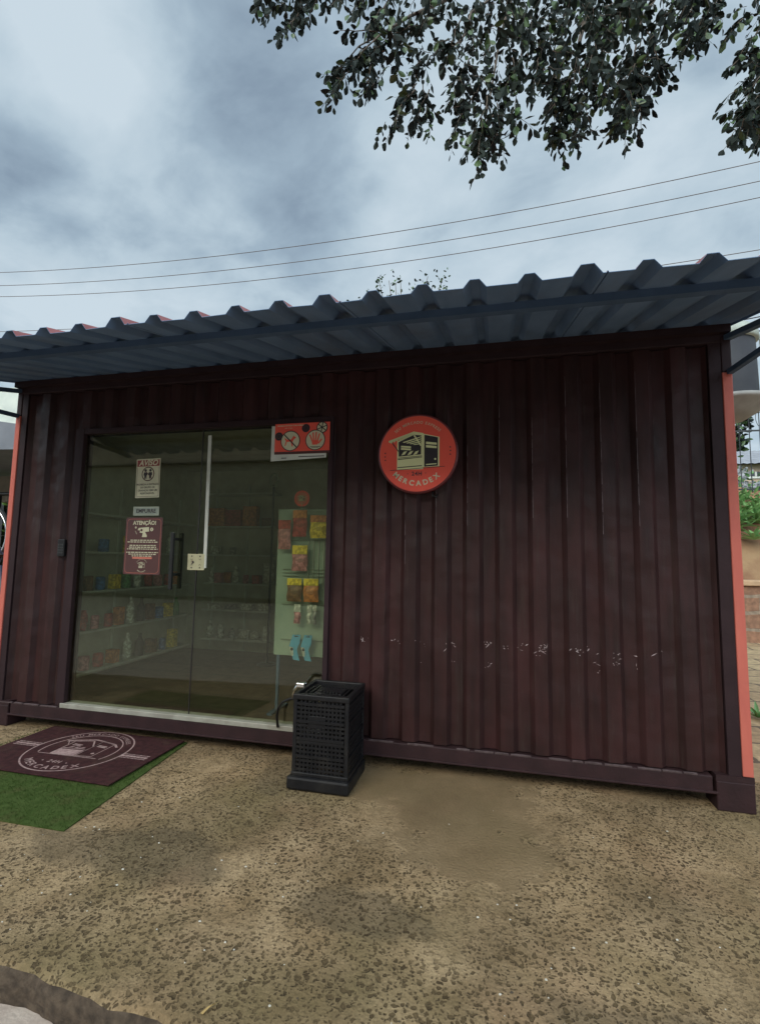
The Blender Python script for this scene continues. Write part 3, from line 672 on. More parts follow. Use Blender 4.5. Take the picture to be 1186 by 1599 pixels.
a.line((.126, -.044), (.152, -.012), .011, redp, 7); a.line((.066, -.066), (.142, -.066), .004, inkm, 6); a.line((.078, -.073), (.128, -.073), .003, inkm, 6)
w.build('pictogram_board', label='red board with no-dogs and hand pictograms at the top corner of the glass', cat='sign')
# intercom / keypad
kp = empty('door_keypad', (.565, -.0, 1.37), 'small black keypad on the maroon wall left of the glass door', 'keypad')
w = MB(); w.box(.533, .597, -.014, .012, 1.306, 1.440, blackp, .005); w.build('housing', kp)
w = MB(); km = mat('keypad_grey', (.03, .03, .03), .5)
for i in range(3):
    for j in range(4): w.box(.5415 + i * .017, .5545 + i * .017, -.0165, -.0141, 1.330 + j * .020, 1.343 + j * .020, km)
w.build('key', kp)

# ------------------------------------------------------------------ doormat, turf
RP = Matrix.Rotation(0, 2)
w = MB(); n = 0
turf_poly = [(.545, -1.095), (1.825, -1.075), (1.712, .06), (.56, .06)]
w.mesh([(x, y, .001) for x, y in turf_poly] + [(x, y, .007) for x, y in turf_poly], [(4, 5, 6, 7), (0, 1, 5, 4), (1, 2, 6, 5), (3, 0, 4, 7)], turfm)
for i in range(16000):
    v = RND.random(); yb = -1.085 + v * 1.12; xr = 1.825 + (1.712 - 1.825) * (yb + 1.075) / 1.135; xb = RND.uniform(.5, xr) + RND.gauss(0, .002)
    if -.62 < yb < .03 and .6 < xb < 1.66: continue
    h_ = RND.uniform(.006, .013); an = RND.uniform(0, 6.28); bw = .0018
    w.face([(xb - bw * math.cos(an), yb - bw * math.sin(an), .006), (xb + bw * math.cos(an), yb + bw * math.sin(an), .006), (xb + RND.gauss(0, .004), yb + RND.gauss(0, .004), .006 + h_)], turfm)
w.build('turf_mat', label='green artificial turf mat lying under the maroon doormat', cat='turf mat')
dmat = empty('doormat', (1.14, -.3, .014), 'maroon doormat with pink round market emblem on green turf', 'doormat')
w = MB(); w.box(.575, 1.697, -.655, .05, .0145, .0225, matred, .003); w.build('carpet', dmat)
w = MB(); flat = lambda u, v, l: (u, v, .0226 + l * .0005); a = Art(flat, w)
EX, EY, ER = 1.135, -.285, .332
a.ring(EX, EY, ER - .010, ER, matpink, 1, n=72)
a.ring(EX, EY, ER * .76, ER * .785, matpink, 1, a0=-22, a1=202, n=60)
for sg in (-1, 1):
    a0 = 180 if sg < 0 else 0
    for j, wdt in ((-1, .008), (0, .022), (1, .008)):
        x0, x1 = (EX + ER + .0, 1.66) if sg > 0 else (.61, EX - ER)
        n = 7
        for q in range(n):
            xa = x0 + (x1 - x0) * q / n; xb = x0 + (x1 - x0) * (q + .9) / n; a.rect(xa, xb, EY + j * .026 - wdt / 2, EY + j * .026 + wdt / 2, matpink, 1)
k2 = ER / 560
def TM(x, y): return (EX + (x - 583) * k2, EY + .02 - (y - 555) * k2)
def outl(pts, wd=.007, close=True):
    q = [TM(*p_) for p_ in pts]
    for i in range(len(q) - (0 if close else 1)): a.line(q[i], q[(i + 1) % len(q)], wd, matpink, 2)
a.poly([TM(*p_) for p_ in ((345, 610), (640, 590), (640, 735), (340, 745))], matpink, 1)
outl([(335, 395), (345, 750), (660, 735), (655, 310)], .008, False); outl([(655, 310), (850, 358), (850, 715), (655, 735)], .006)
outl([(228, 395), (540, 292), (655, 312), (850, 358), (930, 430)], .014, False); outl([(240, 418), (330, 395), (540, 330)], .006, False)
outl([(262, 410), (350, 520)], .006, False); outl([(540, 330), (650, 470)], .010, False); outl([(355, 585), (628, 562)], .008, False)
for y in (450, 478): a.poly([TM(*p_) for p_ in ((385, y), (505, y + 10), (505, y + 26), (385, y + 16))], matpink, 2); a.poly([TM(*p_) for p_ in ((690, y - 30), (815, y - 15), (815, y + 4), (690, y - 10))], matpink, 2)
for x in (400, 470, 540): a.poly([TM(*p_) for p_ in ((x, 560), (x + 24, 525), (x + 60, 518), (x + 36, 552))], matpink, 2)
outl([(200, 765), (940, 745)], .007, False); a.disc(*TM(800, 640), .012, matpink, 2, 8)
a.arc('SEU MERCADO EXPRESS', EX, EY, ER * .865, 90, 110, .046, matpink, 1, .01)
a.arc('MERCADEX', EX, EY, ER * .845, -90, 92, .082, matpink, 1, .02, flip=True)
a.text('24H', EX, EY - .195, .05, matpink, 1, .02, sp=1.2)
for sx in (-.09, .09): a.disc(EX + sx, EY - .195, .006, matpink, 1, 8)
w.build('emblem', dmat)

# ------------------------------------------------------------------ crate
crt = empty('plastic_crate', (2.86, -.2, 0), 'black plastic crate standing on end against the wall beside the glass door', 'crate')
CX0, CX1, CY0, CY1, CZ = 2.690, 3.030, -.385, -.030, .530
def lattice(mb, fn, wu, wv, m, pitch=.0235, bw=.0125, skip=None):
    nu = max(2, int(wu / pitch)); nv = max(2, int(wv / pitch))
    for i in range(1, nu): u = wu * i / nu; mb.mesh([fn(u + (-1 if q & 1 else 1) * bw / 2, wv * (1 if q & 2 else 0), (.004 if q & 4 else 0)) for q in range(8)], [(0, 1, 3, 2), (4, 6, 7, 5), (0, 4, 5, 1), (2, 3, 7, 6), (0, 2, 6, 4), (1, 5, 7, 3)], m)
    for j in range(1, nv):
        v = wv * j / nv; t = .0055 if j % 4 else .011; b2 = bw * (1 if j % 4 else 1.3)
        mb.mesh([fn(wu * (1 if q & 2 else 0), v + (-1 if q & 1 else 1) * b2 / 2, (t if q & 4 else -.001)) for q in range(8)], [(0, 1, 3, 2), (4, 6, 7, 5), (0, 4, 5, 1), (2, 3, 7, 6), (0, 2, 6, 4), (1, 5, 7, 3)], m)
fr = MB(); t = .026
for (x0, x1, y0, y1) in ((CX0, CX0 + t, CY0, CY0 + t), (CX1 - t, CX1, CY0, CY0 + t), (CX0, CX0 + t, CY1 - t, CY1), (CX1 - t, CX1, CY1 - t, CY1)): fr.box(x0, x1, y0, y1, .02, CZ, blackp, .008)
for z0, z1 in ((.075, .10), (CZ - .028, CZ + .004)):
    fr.box(CX0 - .002, CX1 + .002, CY0 - .003, CY0 + .022, z0, z1, blackp, .006); fr.box(CX0 - .002, CX1 + .002, CY1 - .022, CY1 + .003, z0, z1 + .002, blackp, .006)
    fr.box(CX0 - .003, CX0 + .022, CY0 + .01, CY1 - .01, z0, z1, blackp, .006); fr.box(CX1 - .022, CX1 + .003, CY0 + .01, CY1 - .01, z0, z1, blackp, .006)
fr.build('frame', crt)
pn = MB()
lattice(pn, lambda u, v, d: (CX0 + t + u, CY0 + .010 - d, .09 + v), CX1 - CX0 - 2 * t, CZ - .115, blackp)
pn.box(CX0 + .10, CX0 + .20, CY0 + .004, CY0 + .012, .345, .415, blackp, .002)
pn.box(CX0 + .03, CX1 - .03, CY0 + .002, CY0 + .012, .26, .275, blackp); pn.box(CX0 + .03, CX1 - .03, CY0 + .002, CY0 + .012, .18, .195, blackp)
pn.build('front_panel', crt)
for sx, nm in ((CX0, 1), (CX1, -1)):
    pn = MB(); lattice(pn, lambda u, v, d: (sx + nm * (.010 - d), CY0 + t + u, .09 + v), CY1 - CY0 - 2 * t, CZ - .115, blackp); pn.build('side_panel', crt)
pn = MB(); lattice(pn, lambda u, v, d: (CX0 + t + u, CY1 - .010 + d, .09 + v), CX1 - CX0 - 2 * t, CZ - .115, blackp); pn.build('back_panel', crt)
pn = MB()
lattice(pn, lambda u, v, d: (CX0 + .022 + u, CY0 + .022 + v, CZ - .018 + d), CX1 - CX0 - .044, .085, blackp, .02, .011)
lattice(pn, lambda u, v, d: (CX0 + .022 + u, CY1 - .105 + v, CZ - .018 + d), CX1 - CX0 - .044, .085, blackp, .02, .011)
pn.box(CX0 + .085, CX1 - .085, CY0 + .115, CY1 - .11, CZ - .022, CZ - .012, blackp, .004)
for x in (CX0 + .03, CX0 + .06, CX1 - .07, CX1 - .04): pn.box(x, x + .010, CY0 + .10, CY1 - .10, CZ - .022, CZ - .012, blackp)
for i in range(6): pn.box(CX0 + .13 + i * .019, CX0 + .141 + i * .019, CY0 + .10, CY0 + .125, CZ - .006, CZ + .002, blackp)
pn.build('top_panel', crt)
rm = MB(); rm.box(CX0 - .022, CX1 + .012, CY0 - .020, CY0 + .012, .004, .078, blackp, .014); rm.box(CX0 - .022, CX0 + .008, CY0 - .0, CY1, .004, .072, blackp, .012)
rm.box(CX1 - .015, CX1 + .012, CY0 + .0, CY1, .004, .072, blackp, .010); rm.box(CX0 - .01, CX1 + .005, CY1 - .02, CY1 + .006, .004, .072, blackp, .01); rm.build('rim', crt)
# hose with chrome end
hs = empty('bent_hose', (2.56, -.06, .2), 'thin black bent tube with a chrome end rising from the sill beside the crate', 'hose')
w = MB(); w.tube([(2.435, -.02, .205), (2.430, -.03, .27), (2.442, -.045, .33), (2.48, -.06, .38), (2.54, -.075, .41), (2.62, -.09, .42)], [.009, .009, .008, .008, .008, .008], blackp, 8); w.build('tube', hs)
w = MB(); w.tube([(2.555, -.08, .418), (2.575, -.09, .47), (2.605, -.10, .512), (2.66, -.10, .52)], [.010, .012, .013, .010], chrome, 10); w.box(2.60, 2.655, -.13, -.095, .50, .528, chrome, .004); w.build('chrome_end', hs)

# ------------------------------------------------------------------ inside the shop
GRP = {}
def product(kind, x, y, z, wd, hgt, dp, m, label, group):
    w = MB()
    if kind == 'bottle': w.lathe(x, y, [(wd * .45, z), (wd * .5, z + .01), (wd * .5, z + hgt * .6), (wd * .2, z + hgt * .82), (wd * .2, z + hgt)], m, 12)
    elif kind == 'can': w.lathe(x, y, [(wd * .44, z), (wd * .5, z + .008), (wd * .5, z + hgt - .01), (wd * .42, z + hgt)], m, 14)
    elif kind == 'bag':
        n = 7; V = []; F = []
        for i in range(n + 1):
            vv = i / n; b_ = math.sin(math.pi * vv) ** .6 * dp / 2 + .002
            for sx, sy in ((-1, 0), (-.5, -1), (.5, -1), (1, 0), (.5, 1), (-.5, 1)): V.append((x + sx * wd / 2 * (.94 + .06 * abs(2 * vv - 1)), y + sy * b_, z + vv * hgt))
        for i in range(n):
            for k in range(6): F.append((i * 6 + k, i * 6 + (k + 1) % 6, i * 6 + 6 + (k + 1) % 6, i * 6 + 6 + k))
        F += [tuple(range(6))[::-1], tuple(range(n * 6, n * 6 + 6))]; w.mesh(V, F, m, True)
    else:
        w.box(x - wd / 2, x + wd / 2, y - dp / 2, y + dp / 2, z, z + hgt, m, .003)
    return w.build(kind if kind in ('bottle', 'can') else {'bag': 'snack_bag', 'box': 'carton'}[kind], label=label, cat={'bottle': 'bottle', 'can': 'can', 'bag': 'snack bag', 'box': 'carton'}[kind], group=group)
COL = {'white': (.6, .6, .55), 'red': (.4, .06, .05), 'yellow': (.75, .55, .05), 'green': (.08, .25, .08), 'brown': (.2, .1, .05), 'blue': (.06, .16, .4), 'orange': (.55, .2, .06), 'grey': (.3, .3, .3), 'pink': (.5, .2, .22), 'dark': (.05, .04, .04)}
def cm(c): return mat('product_' + c, tuple(q * .7 for q in COL[c]), .5, col2=tuple(min(1, q * 1.2) for q in COL[c]), nscale=40, lo=.5, hi=.52)
ORD = ['first', 'second', 'third', 'fourth', 'fifth', 'sixth', 'seventh', 'eighth', 'ninth', 'tenth', 'eleventh', 'twelfth']
# back rack: two bays
for bi, (bx0, bx1) in enumerate(((.44, .875), (.885, 1.325))):
    rk = empty('shelf_rack', ((bx0 + bx1) / 2, 2.24, .19), 'white shelf rack on the back wall, ' + ('left' if bi == 0 else 'right') + ' bay', 'shelf rack', 'white shelf racks on the back wall')
    for z in (2.09, 1.69, 1.35, 1.01, .70, .36):
        w = MB(); w.box(bx0, bx1, 2.12, 2.335, z - .018, z, shelfm, .002); w.build('shelf', rk)
    w = MB(); w.box(bx0 - .003, bx0 + .012, 2.32, 2.34, .2, 2.2, shelfm); w.build('upright', rk)
stock = [(2, 1, .0, .50, 'bottle', 'white'), (1, 1, .55, .2, 'box', 'brown')]
lay = {(0, 1.69): ['box:orange:.20:.22', 'box:red:.20:.20'], (1, 1.69): ['box:orange:.18:.24', 'box:brown:.12:.10'], (0, 1.35): ['box:white:.10:.10', 'can:grey:.07:.09'], (0, 1.01): ['bottle:white:.07:.18', 'box:pink:.09:.12', 'bag:orange:.10:.13', 'bottle:white:.08:.22'],
       (1, 1.01): ['can:pink:.07:.10', 'box:red:.09:.10', 'bag:white:.16:.24'], (0, .70): ['box:white:.12:.06', 'box:grey:.10:.06'], (1, .70): ['box:white:.14:.07', 'box:white:.13:.09'],
       (0, .36): ['bottle:white:.08:.20', 'bag:white:.09:.16', 'bottle:grey:.07:.12'], (1, .36): ['bag:white:.15:.11', 'bag:white:.13:.10', 'box:white:.05:.16']}
lvl = {1.69: 'second-highest', 1.35: 'third-highest', 1.01: 'fourth', .70: 'second-lowest', .36: 'lowest'}
for (bay, z), items in lay.items():
    bx0 = (.44, .885)[bay]; n = len(items)
    for i, it in enumerate(items):
        kd, c, ww, hh = it.split(':'); x = bx0 + .44 * (i + .5) / n
        nm = {'box': 'carton', 'can': 'can', 'bag': 'bag', 'bottle': 'bottle'}[kd]
        product(kd, x, 2.20, z + .001, float(ww), float(hh), .09, cm(c), f'{c} {nm}, {ORD[i]} from left on the {lvl[z]} back shelf, {"left" if bay == 0 else "right"} bay', 'products on the back shelves')
# left wall rack
rk = empty('shelf_rack', (.22, 1.2, .19), 'long white shelf rack running along the left inner wall', 'shelf rack')
for z in (1.70, 1.35, 1.0, .65, .30):
    w = MB(); w.box(.105, .35, .30, 1.10, z - .018, z, shelfm, .002); w.box(.105, .35, 1.105, 2.05, z - .018, z, shelfm, .002); w.build('shelf', rk)
for y in (.29, 1.09, 2.05):
    w = MB(); w.box(.103, .122, y, y + .012, .2, 2.0, shelfm); w.build('upright', rk)
seq = ['bottle:dark', 'bottle:green', 'can:red', 'box:brown', 'bottle:white', 'box:orange', 'can:blue', 'bag:red', 'bottle:white', 'box:yellow', 'can:pink']
zl = {1.0: 'middle', .65: 'second-lowest', .30: 'lowest', 1.35: 'second-highest'}
for z, n0, cnt in ((1.35, 3, 5), (1.0, 0, 10), (.65, 4, 11), (.30, 7, 9)):
    for i in range(cnt):
        kd, c = seq[(i * 3 + n0) % len(seq)].split(':'); y = .40 + i * (1.6 / cnt) + RND.uniform(-.01, .01)
        hh = {'bottle': RND.uniform(.18, .26), 'can': .12, 'box': RND.uniform(.12, .2), 'bag': .18}[kd]
        nm = {'box': 'carton', 'can': 'can', 'bag': 'bag', 'bottle': 'bottle'}[kd]
        product(kd, .28, y, z + .001, RND.uniform(.07, .10), hh, .08, cm(c), f'{c} {nm}, {ORD[i]} from the glass on the {zl[z]} shelf of the left wall rack', 'products on the left wall rack')
# thin black pole with ring head
pl = empty('display_pole', (1.37, 1.6, .19), 'thin black pole with a round head standing inside the shop', 'pole')
w = MB(); w.tube([(1.49, 1.75, .192), (1.49, 1.75, 2.12)], .012, blackm, 8); w.build('pole', pl)
w = MB(); w.tube([(1.49 + .045 * math.cos(q * math.pi / 8), 1.75, 2.17 + .07 * math.sin(q * math.pi / 8)) for q in range(17)], .013, greyt, 8); w.build('ring_head', pl)
w = MB(); w.lathe(1.49, 1.75, [(.11, .191), (.11, .20), (.02, .212)], blackm, 20); w.build('base', pl)
# display stand close behind the glass
green = mat('pale_green_panel', (.33, .40, .34), .45, col2=(.25, .32, .28), nscale=3)
ds = empty('display_stand', (2.42, .3, .19), 'pale green display stand with wire hooks just behind the right glass panel', 'display stand')
w = MB(); w.box(2.22, 2.665, .33, .345, .60, 1.70, green, .003); w.build('back_panel', ds)
for x in (2.245, 2.63):
    w = MB(); w.box(x, x + .02, .335, .36, .192, .62, steel); w.box(x - .01, x + .03, .22, .50, .191, .205, steel); w.build('leg', ds)
w = MB()
for z in (1.46, 1.24, 1.215, 1.19, .98, .72): w.tube([(2.28, .318, z), (2.66, .318, z)], .003, greyt, 6)
for x in (2.48, 2.52, 2.56, 2.60, 2.64): w.tube([(x, .322, 1.10), (x, .322, 1.46)], .003, shelfm, 6)  # upright bars: a fence reflection modelled as wires
w.build('wires_and_reflected_bars', ds)
for x, z in ((2.42, 1.52), (2.57, 1.55), (2.44, 1.31), (2.40, 1.13), (2.50, 1.13), (2.42, .96), (2.53, .96), (2.42, .76), (2.52, .76)):
    w = MB(); w.tube([(x, .325, z), (x, .255, z + .006)], .0025, chrome, 6); w.build('hook', ds)
dsr = MB(); a = Art(wallart(.29), dsr); a.disc(2.425, 1.775, .062, redp, 0, 32); a.disc(2.425, 1.775, .046, orangep, 1, 32); emblem(a, lambda x, y: (2.425 + (x - 583) * .00010, 1.775 - (y - 540) * .00010), cream, brownp, 2)
dsr.tube([(2.425, .292, 1.69), (2.425, .292, 1.74)], .004, greyt, 6); dsr.box(2.38, 2.47, .292, .296, 1.69, 1.70, greyt); dsr.build('header_sign', ds)
G_ = 'packs hanging on the display stand'
def pack(x, z, wd, h, body, top, label, topf=.3):
    t_ = empty('hanging_pack', (x, .28, z), label, 'pack', G_)
    w = MB(); n = 6; V = []; F = []
    for i in range(n + 1):
        vv = i / n; b_ = .004 + .014 * math.sin(math.pi * vv)
        for sx, sy in ((-1, 0), (-.5, -1), (.5, -1), (1, 0), (.5, .6), (-.5, .6)): V.append((x + sx * wd / 2 + .004 * math.sin(vv * 7 + x * 30), .275 + sy * b_, z - h / 2 + vv * h * (1 - topf)))
    for i in range(n):
        for k in range(6): F.append((i * 6 + k, i * 6 + (k + 1) % 6, i * 6 + 6 + (k + 1) % 6, i * 6 + 6 + k))
    F += [tuple(range(6))[::-1], tuple(range(n * 6, n * 6 + 6))]; w.mesh(V, F, body, False); w.build('pouch', t_)
    w = MB(); w.box(x - wd / 2, x + wd / 2, .268, .274, z + h / 2 - topf * h, z + h / 2, top, .002); w.build('header_card', t_)
pack(2.422, 1.585, .11, .20, cm('red'), cm('orange'), 'red and orange pack on the highest hook of the display stand')
pack(2.300, 1.50, .10, .22, cm('pink'), cm('red'), 'faded pink pack at the left edge of the display stand')
pack(2.570, 1.56, .13, .17, cm('yellow'), cm('orange'), 'orange and yellow pack at the upper right of the display stand')
pack(2.430, 1.325, .12, .19, cm('pink'), cm('yellow'), 'red pack with yellow top in the middle of the display stand', .35)
pack(2.395, 1.09, .115, .17, cm('brown'), cm('yellow'), 'brown pack with yellow card, left of the pair on the display stand', .3)
pack(2.525, 1.09, .115, .17, cm('orange'), cm('yellow'), 'round-motif pack with yellow card, right of the pair on the display stand', .3)
pack(2.425, .915, .05, .14, cm('pink'), cm('white'), 'slim white packet with pink print on the display stand', .4)
pack(2.520, .915, .035, .14, cm('white'), cm('white'), 'slim plain white packet beside the glass edge on the display stand', .4)
pack(2.560, .915, .030, .14, cm('grey'), cm('white'), 'rightmost slim grey packet on the display stand', .3)
bluem = mat('bright_blue_card', (.10, .38, .62), .5)
def bluepack(x, label):
    t_ = empty('hanging_pack', (x, .28, .68), label, 'pack', G_)
    w = MB(); a = Art(wallart(.27, .0006), w); o = x - 2.42
    a.poly([(2.392 + o, .765), (2.452 + o, .765), (2.445 + o, .70), (2.425 + o, .66), (2.450 + o, .58), (2.400 + o, .585), (2.375 + o, .665), (2.365 + o, .68)], bluem, 1)
    a.poly([(2.392 + o, .765), (2.452 + o, .765), (2.445 + o, .70), (2.425 + o, .66), (2.450 + o, .58), (2.400 + o, .585), (2.375 + o, .665), (2.365 + o, .68)][::-1], bluem, -8)
    w.build('card', t_)
    w = MB(); a = Art(wallart(.268, .0006), w); a.poly([(2.368 + o, .680), (2.398 + o, .672), (2.402 + o, .615), (2.388 + o, .612)], cm('white'), 2); a.disc(2.388 + o, .660, .011, inkm, 3, 12); a.rect(2.405 + o, 2.435 + o, .750, .757, inkm, 2); w.build('print', t_)
bluepack(2.425, 'bright blue card, left of the two at the foot of the display stand'); bluepack(2.515, 'bright blue card, right of the two at the foot of the display stand')

# ------------------------------------------------------------------ overhanging tree
CP = Vector((3.8402, -3.1437, 1.3298))
def ray(px, py, d):      # a point d metres in front, used to note where each limb really is
    return CP + (f_ * 760.195 + r_ * (px - 593) - u_ * (py - 799.5)) / 760.195 * d
tree = empty('overhanging_tree', (8.6, -2.6, -.13), 'broad-leaved tree whose leafy branches hang over the top right', 'tree')
lv = MB(); tw = MB()
def leaf(mb, p, d, ln, wd, m):
    d = d.normalized(); s = d.cross(Vector((RND.gauss(0, 1), RND.gauss(0, 1), RND.gauss(0, 1)))).normalized(); nrm = s.cross(d)
    s = s * wd / 2
    V = [p, p + d * ln * .22 + s * .62 + nrm * wd * .10, p + d * ln * .52 + s + nrm * wd * .16, p + d * ln * .82 + s * .62 + nrm * wd * .06, p + d * ln,
         p + d * ln * .82 - s * .62 + nrm * wd * .06, p + d * ln * .52 - s + nrm * wd * .16, p + d * ln * .22 - s * .62 + nrm * wd * .10, p + d * ln * .5 - nrm * wd * .04]
    mb.mesh(V, [(8, 0, 1), (8, 1, 2), (8, 2, 3), (8, 3, 4), (8, 4, 5), (8, 5, 6), (8, 6, 7), (8, 7, 0)], m)
def twig(a, b, sp=.0205, ll=.058, spread=1.0, sag=.06, r0=.0045, bare=.1):
    n = max(3, int((b - a).length / .05)); pts = []
    for i in range(n + 1):
        t = i / n; pts.append(a.lerp(b, t) + Vector((0, 0, sag * math.sin(math.pi * t) * (b - a).length)) + Vector([RND.gauss(0, .006) for _ in range(3)]) * (0 < i < n))
    tw.tube(pts, [r0 * (1 - .7 * i / n) for i in range(n + 1)], barkm, 4, False)
    L_ = (b - a).length; k = int(L_ / sp); sgn = 1
    for j in range(k + 1):
        t = bare + (1 - bare) * j / max(1, k); q = t * n; i = min(n - 1, int(q)); p = pts[i].lerp(pts[i + 1], q - i); d = (pts[i + 1] - pts[i]).normalized()
        side = d.cross(Vector((RND.gauss(0, .6), RND.gauss(0, .6), 1))).normalized() * sgn; sgn = -sgn
        dd = d * .55 + side * .75 * spread + Vector((RND.gauss(0, .25), RND.gauss(0, .25), -.45 + RND.gauss(0, .25)))
        if j == k: dd = d + Vector((0, 0, -.3))
        l1 = ll * RND.uniform(.55, 1.2)
        leaf(lv, p + side * .004, dd, l1, l1 * RND.uniform(.56, .72), leafm if RND.random() < .88 else leafm2)
def sp_(x0, y0, x1, y1, d0, d1, **k):     # branchlet from a to b with side twiglets
    a, b = ray(x0, y0, d0), ray(x1, y1, d1); twig(a, b, **k)
    L_ = (b - a).length
    for j in range(int(L_ / .085)):
        t = RND.uniform(.15, .9); p = a.lerp(b, t) + Vector((0, 0, .06 * math.sin(math.pi * t) * L_)); d = (b - a).normalized()
        q = p + (d * RND.uniform(.3, .9) + Vector((RND.gauss(0, .6), RND.gauss(0, .6), RND.uniform(-.9, .1)))).normalized() * RND.uniform(.06, .15)
        twig(p, q, r0=.002, **{kk: v for kk, v in k.items() if kk != 'r0'})
spr = [(470, -40, 398, 8), (500, -30, 415, 25), (490, -20, 441, 62), (520, -40, 470, 45), (495, 0, 450, 35), (560, -30, 515, 12), (600, -20, 545, 22), (610, 0, 570, 50),
       (595, 55, 530, 48), (592, 55, 502, 168), (575, 70, 520, 140), (590, 60, 565, 152), (600, 80, 525, 110), (640, 40, 560, 100), (650, 130, 602, 222), (648, 140, 612, 195), (660, 130, 668, 218), (670, 140, 645, 205),
       (690, 20, 610, 80), (700, 60, 640, 130), (720, 30, 690, 110), (735, 90, 700, 165), (760, 120, 700, 225), (760, 170, 738, 284), (770, 180, 722, 245), (775, 160, 785, 255), (760, 150, 745, 250), (765, 170, 770, 240),
       (800, 90, 806, 196), (815, 80, 790, 170), (850, 60, 830, 150), (870, 100, 862, 230), (880, 130, 880, 258), (890, 120, 900, 215), (900, 110, 852, 175), (905, 100, 920, 190), (890, 140, 870, 215), (910, 90, 935, 170),
       (985, 110, 975, 238), (975, 120, 955, 215), (990, 100, 1000, 200), (985, 90, 1008, 170), (1010, 50, 1035, 130), (1020, 40, 1025, 110), (1000, 60, 990, 190),
       (1090, -20, 1062, 60), (1120, 0, 1055, 98), (1110, 10, 1080, 85), (1140, -20, 1100, 55), (1060, -30, 1040, 50), (1170, 20, 1130, 65),
       (1200, 30, 1135, 118), (1210, 80, 1150, 145), (1200, 100, 1150, 185), (1205, 130, 1128, 235), (1195, 150, 1148, 225), (1215, 110, 1165, 215), (1200, 60, 1175, 130), (1210, 150, 1175, 235), (1190, 140, 1160, 210)]
for (x0, y0, x1, y1) in spr:
    d = RND.uniform(2.7, 3.3); sp_(x0, y0, x1, y1, d * RND.uniform(.98, 1.08), d)
cl = [(435, 12, 32, 16, 9), (520, 2, 25, 8, 5), (575, 14, 32, 18, 13), (600, 60, 20, 22, 9), (640, 35, 48, 35, 24), (635, 108, 36, 28, 20), (575, 128, 28, 16, 8), (605, 200, 12, 18, 4),
      (700, 55, 45, 58, 34), (742, 108, 42, 48, 36), (700, 165, 26, 22, 8), (745, 192, 32, 42, 26), (762, 232, 20, 20, 6), (800, 40, 72, 60, 90), (795, 115, 30, 50, 22),
      (880, 55, 80, 62, 120), (900, 125, 62, 50, 75), (885, 195, 30, 38, 30), (965, 80, 58, 62, 80), (980, 145, 28, 45, 28), (985, 200, 18, 28, 12), (1000, 18, 85, 30, 55), (1085, 25, 40, 28, 22),
      (1175, 20, 22, 28, 14), (1175, 95, 22, 32, 15), (1170, 160, 22, 32, 16), (1152, 212, 16, 18, 8), (850, -20, 300, 24, 120), (940, 20, 60, 40, 40)]
for cx, cy, rx, ry, n in cl:
    for _ in range(int(n * .74)):
        an = RND.uniform(0, 6.28); rr = math.sqrt(RND.random()); d = RND.uniform(2.6, 3.9)
        a = ray(cx + rr * rx * math.cos(an), cy + rr * ry * math.sin(an) - 12, d)
        b = a + Vector((RND.gauss(0, .5), RND.gauss(0, .5), -.55 + RND.gauss(0, .35))).normalized() * RND.uniform(.07, .14)
        twig(a, b, sp=.022, r0=.002)
# crown out of the frame, above and to the right
for _ in range(420):
    an = RND.uniform(0, 6.28); rr = math.sqrt(RND.random()); c = Vector((7.0 + 2.2 * rr * math.cos(an), -2.9 + 2.2 * rr * math.sin(an), RND.uniform(4.3, 6.4)))
    b = c + Vector((RND.gauss(0, .6), RND.gauss(0, .6), RND.gauss(-.3, .4))).normalized() * RND.uniform(.2, .4); twig(c, b, sp=.03, ll=.075, r0=.004)
lv.build('crown', tree); 
limbs = [[(8.6, -2.6, 3.2), (7.6, -2.7, 4.3), (6.2, -2.4, 4.9), (5.0, -1.9, 5.0)] + [tuple(ray(930, -30, 3.5)), tuple(ray(905, 60, 3.4)), tuple(ray(895, 130, 3.3))],
         [(5.0, -1.9, 5.0), tuple(ray(850, -60, 3.6)), tuple(ray(735, 20, 3.3)), tuple(ray(725, 55, 3.2)), tuple(ray(695, 85, 3.1))],
         [tuple(ray(740, -20, 3.4)), tuple(ray(640, 25, 3.2)), tuple(ray(592, 55, 3.05)), tuple(ray(560, 72, 3.0)), tuple(ray(530, 108, 2.95))],
         [(6.2, -2.4, 4.9), tuple(ray(1060, -60, 3.4)), tuple(ray(1000, 30, 3.2)), tuple(ray(985, 110, 3.1))],
         [(7.0, -2.6, 4.6), tuple(ray(1260, -40, 3.2)), tuple(ray(1215, 60, 3.1)), tuple(ray(1190, 140, 3.0))],
         [tuple(ray(850, -60, 3.6)), tuple(ray(640, -50, 3.3)), tuple(ray(520, -30, 3.1)), tuple(ray(470, 5, 3.0))],
         [tuple(ray(800, -10, 3.4)), tuple(ray(780, 60, 3.3)), tuple(ray(765, 150, 3.15)), tuple(ray(750, 220, 3.05))]]
for i, P_ in enumerate(limbs):
    r0 = .07 if i == 0 else .020 if i in (1, 3, 4) else .013
    tw.tube([Vector(q) for q in P_], [max(.0035, r0 * (1 - j / len(P_)) ** 1.3) for j in range(len(P_))], barkm, 7, False)
tw.build('branches', tree)
w = MB(); w.tube([(8.6, -2.6, -.3), (8.62, -2.62, .4), (8.55, -2.58, 1.6), (8.6, -2.6, 2.6), (8.6, -2.6, 3.4), (8.3, -2.4, 4.6)], [.26, .2, .17, .15, .13, .07], barkm, 12); w.build('trunk', tree)

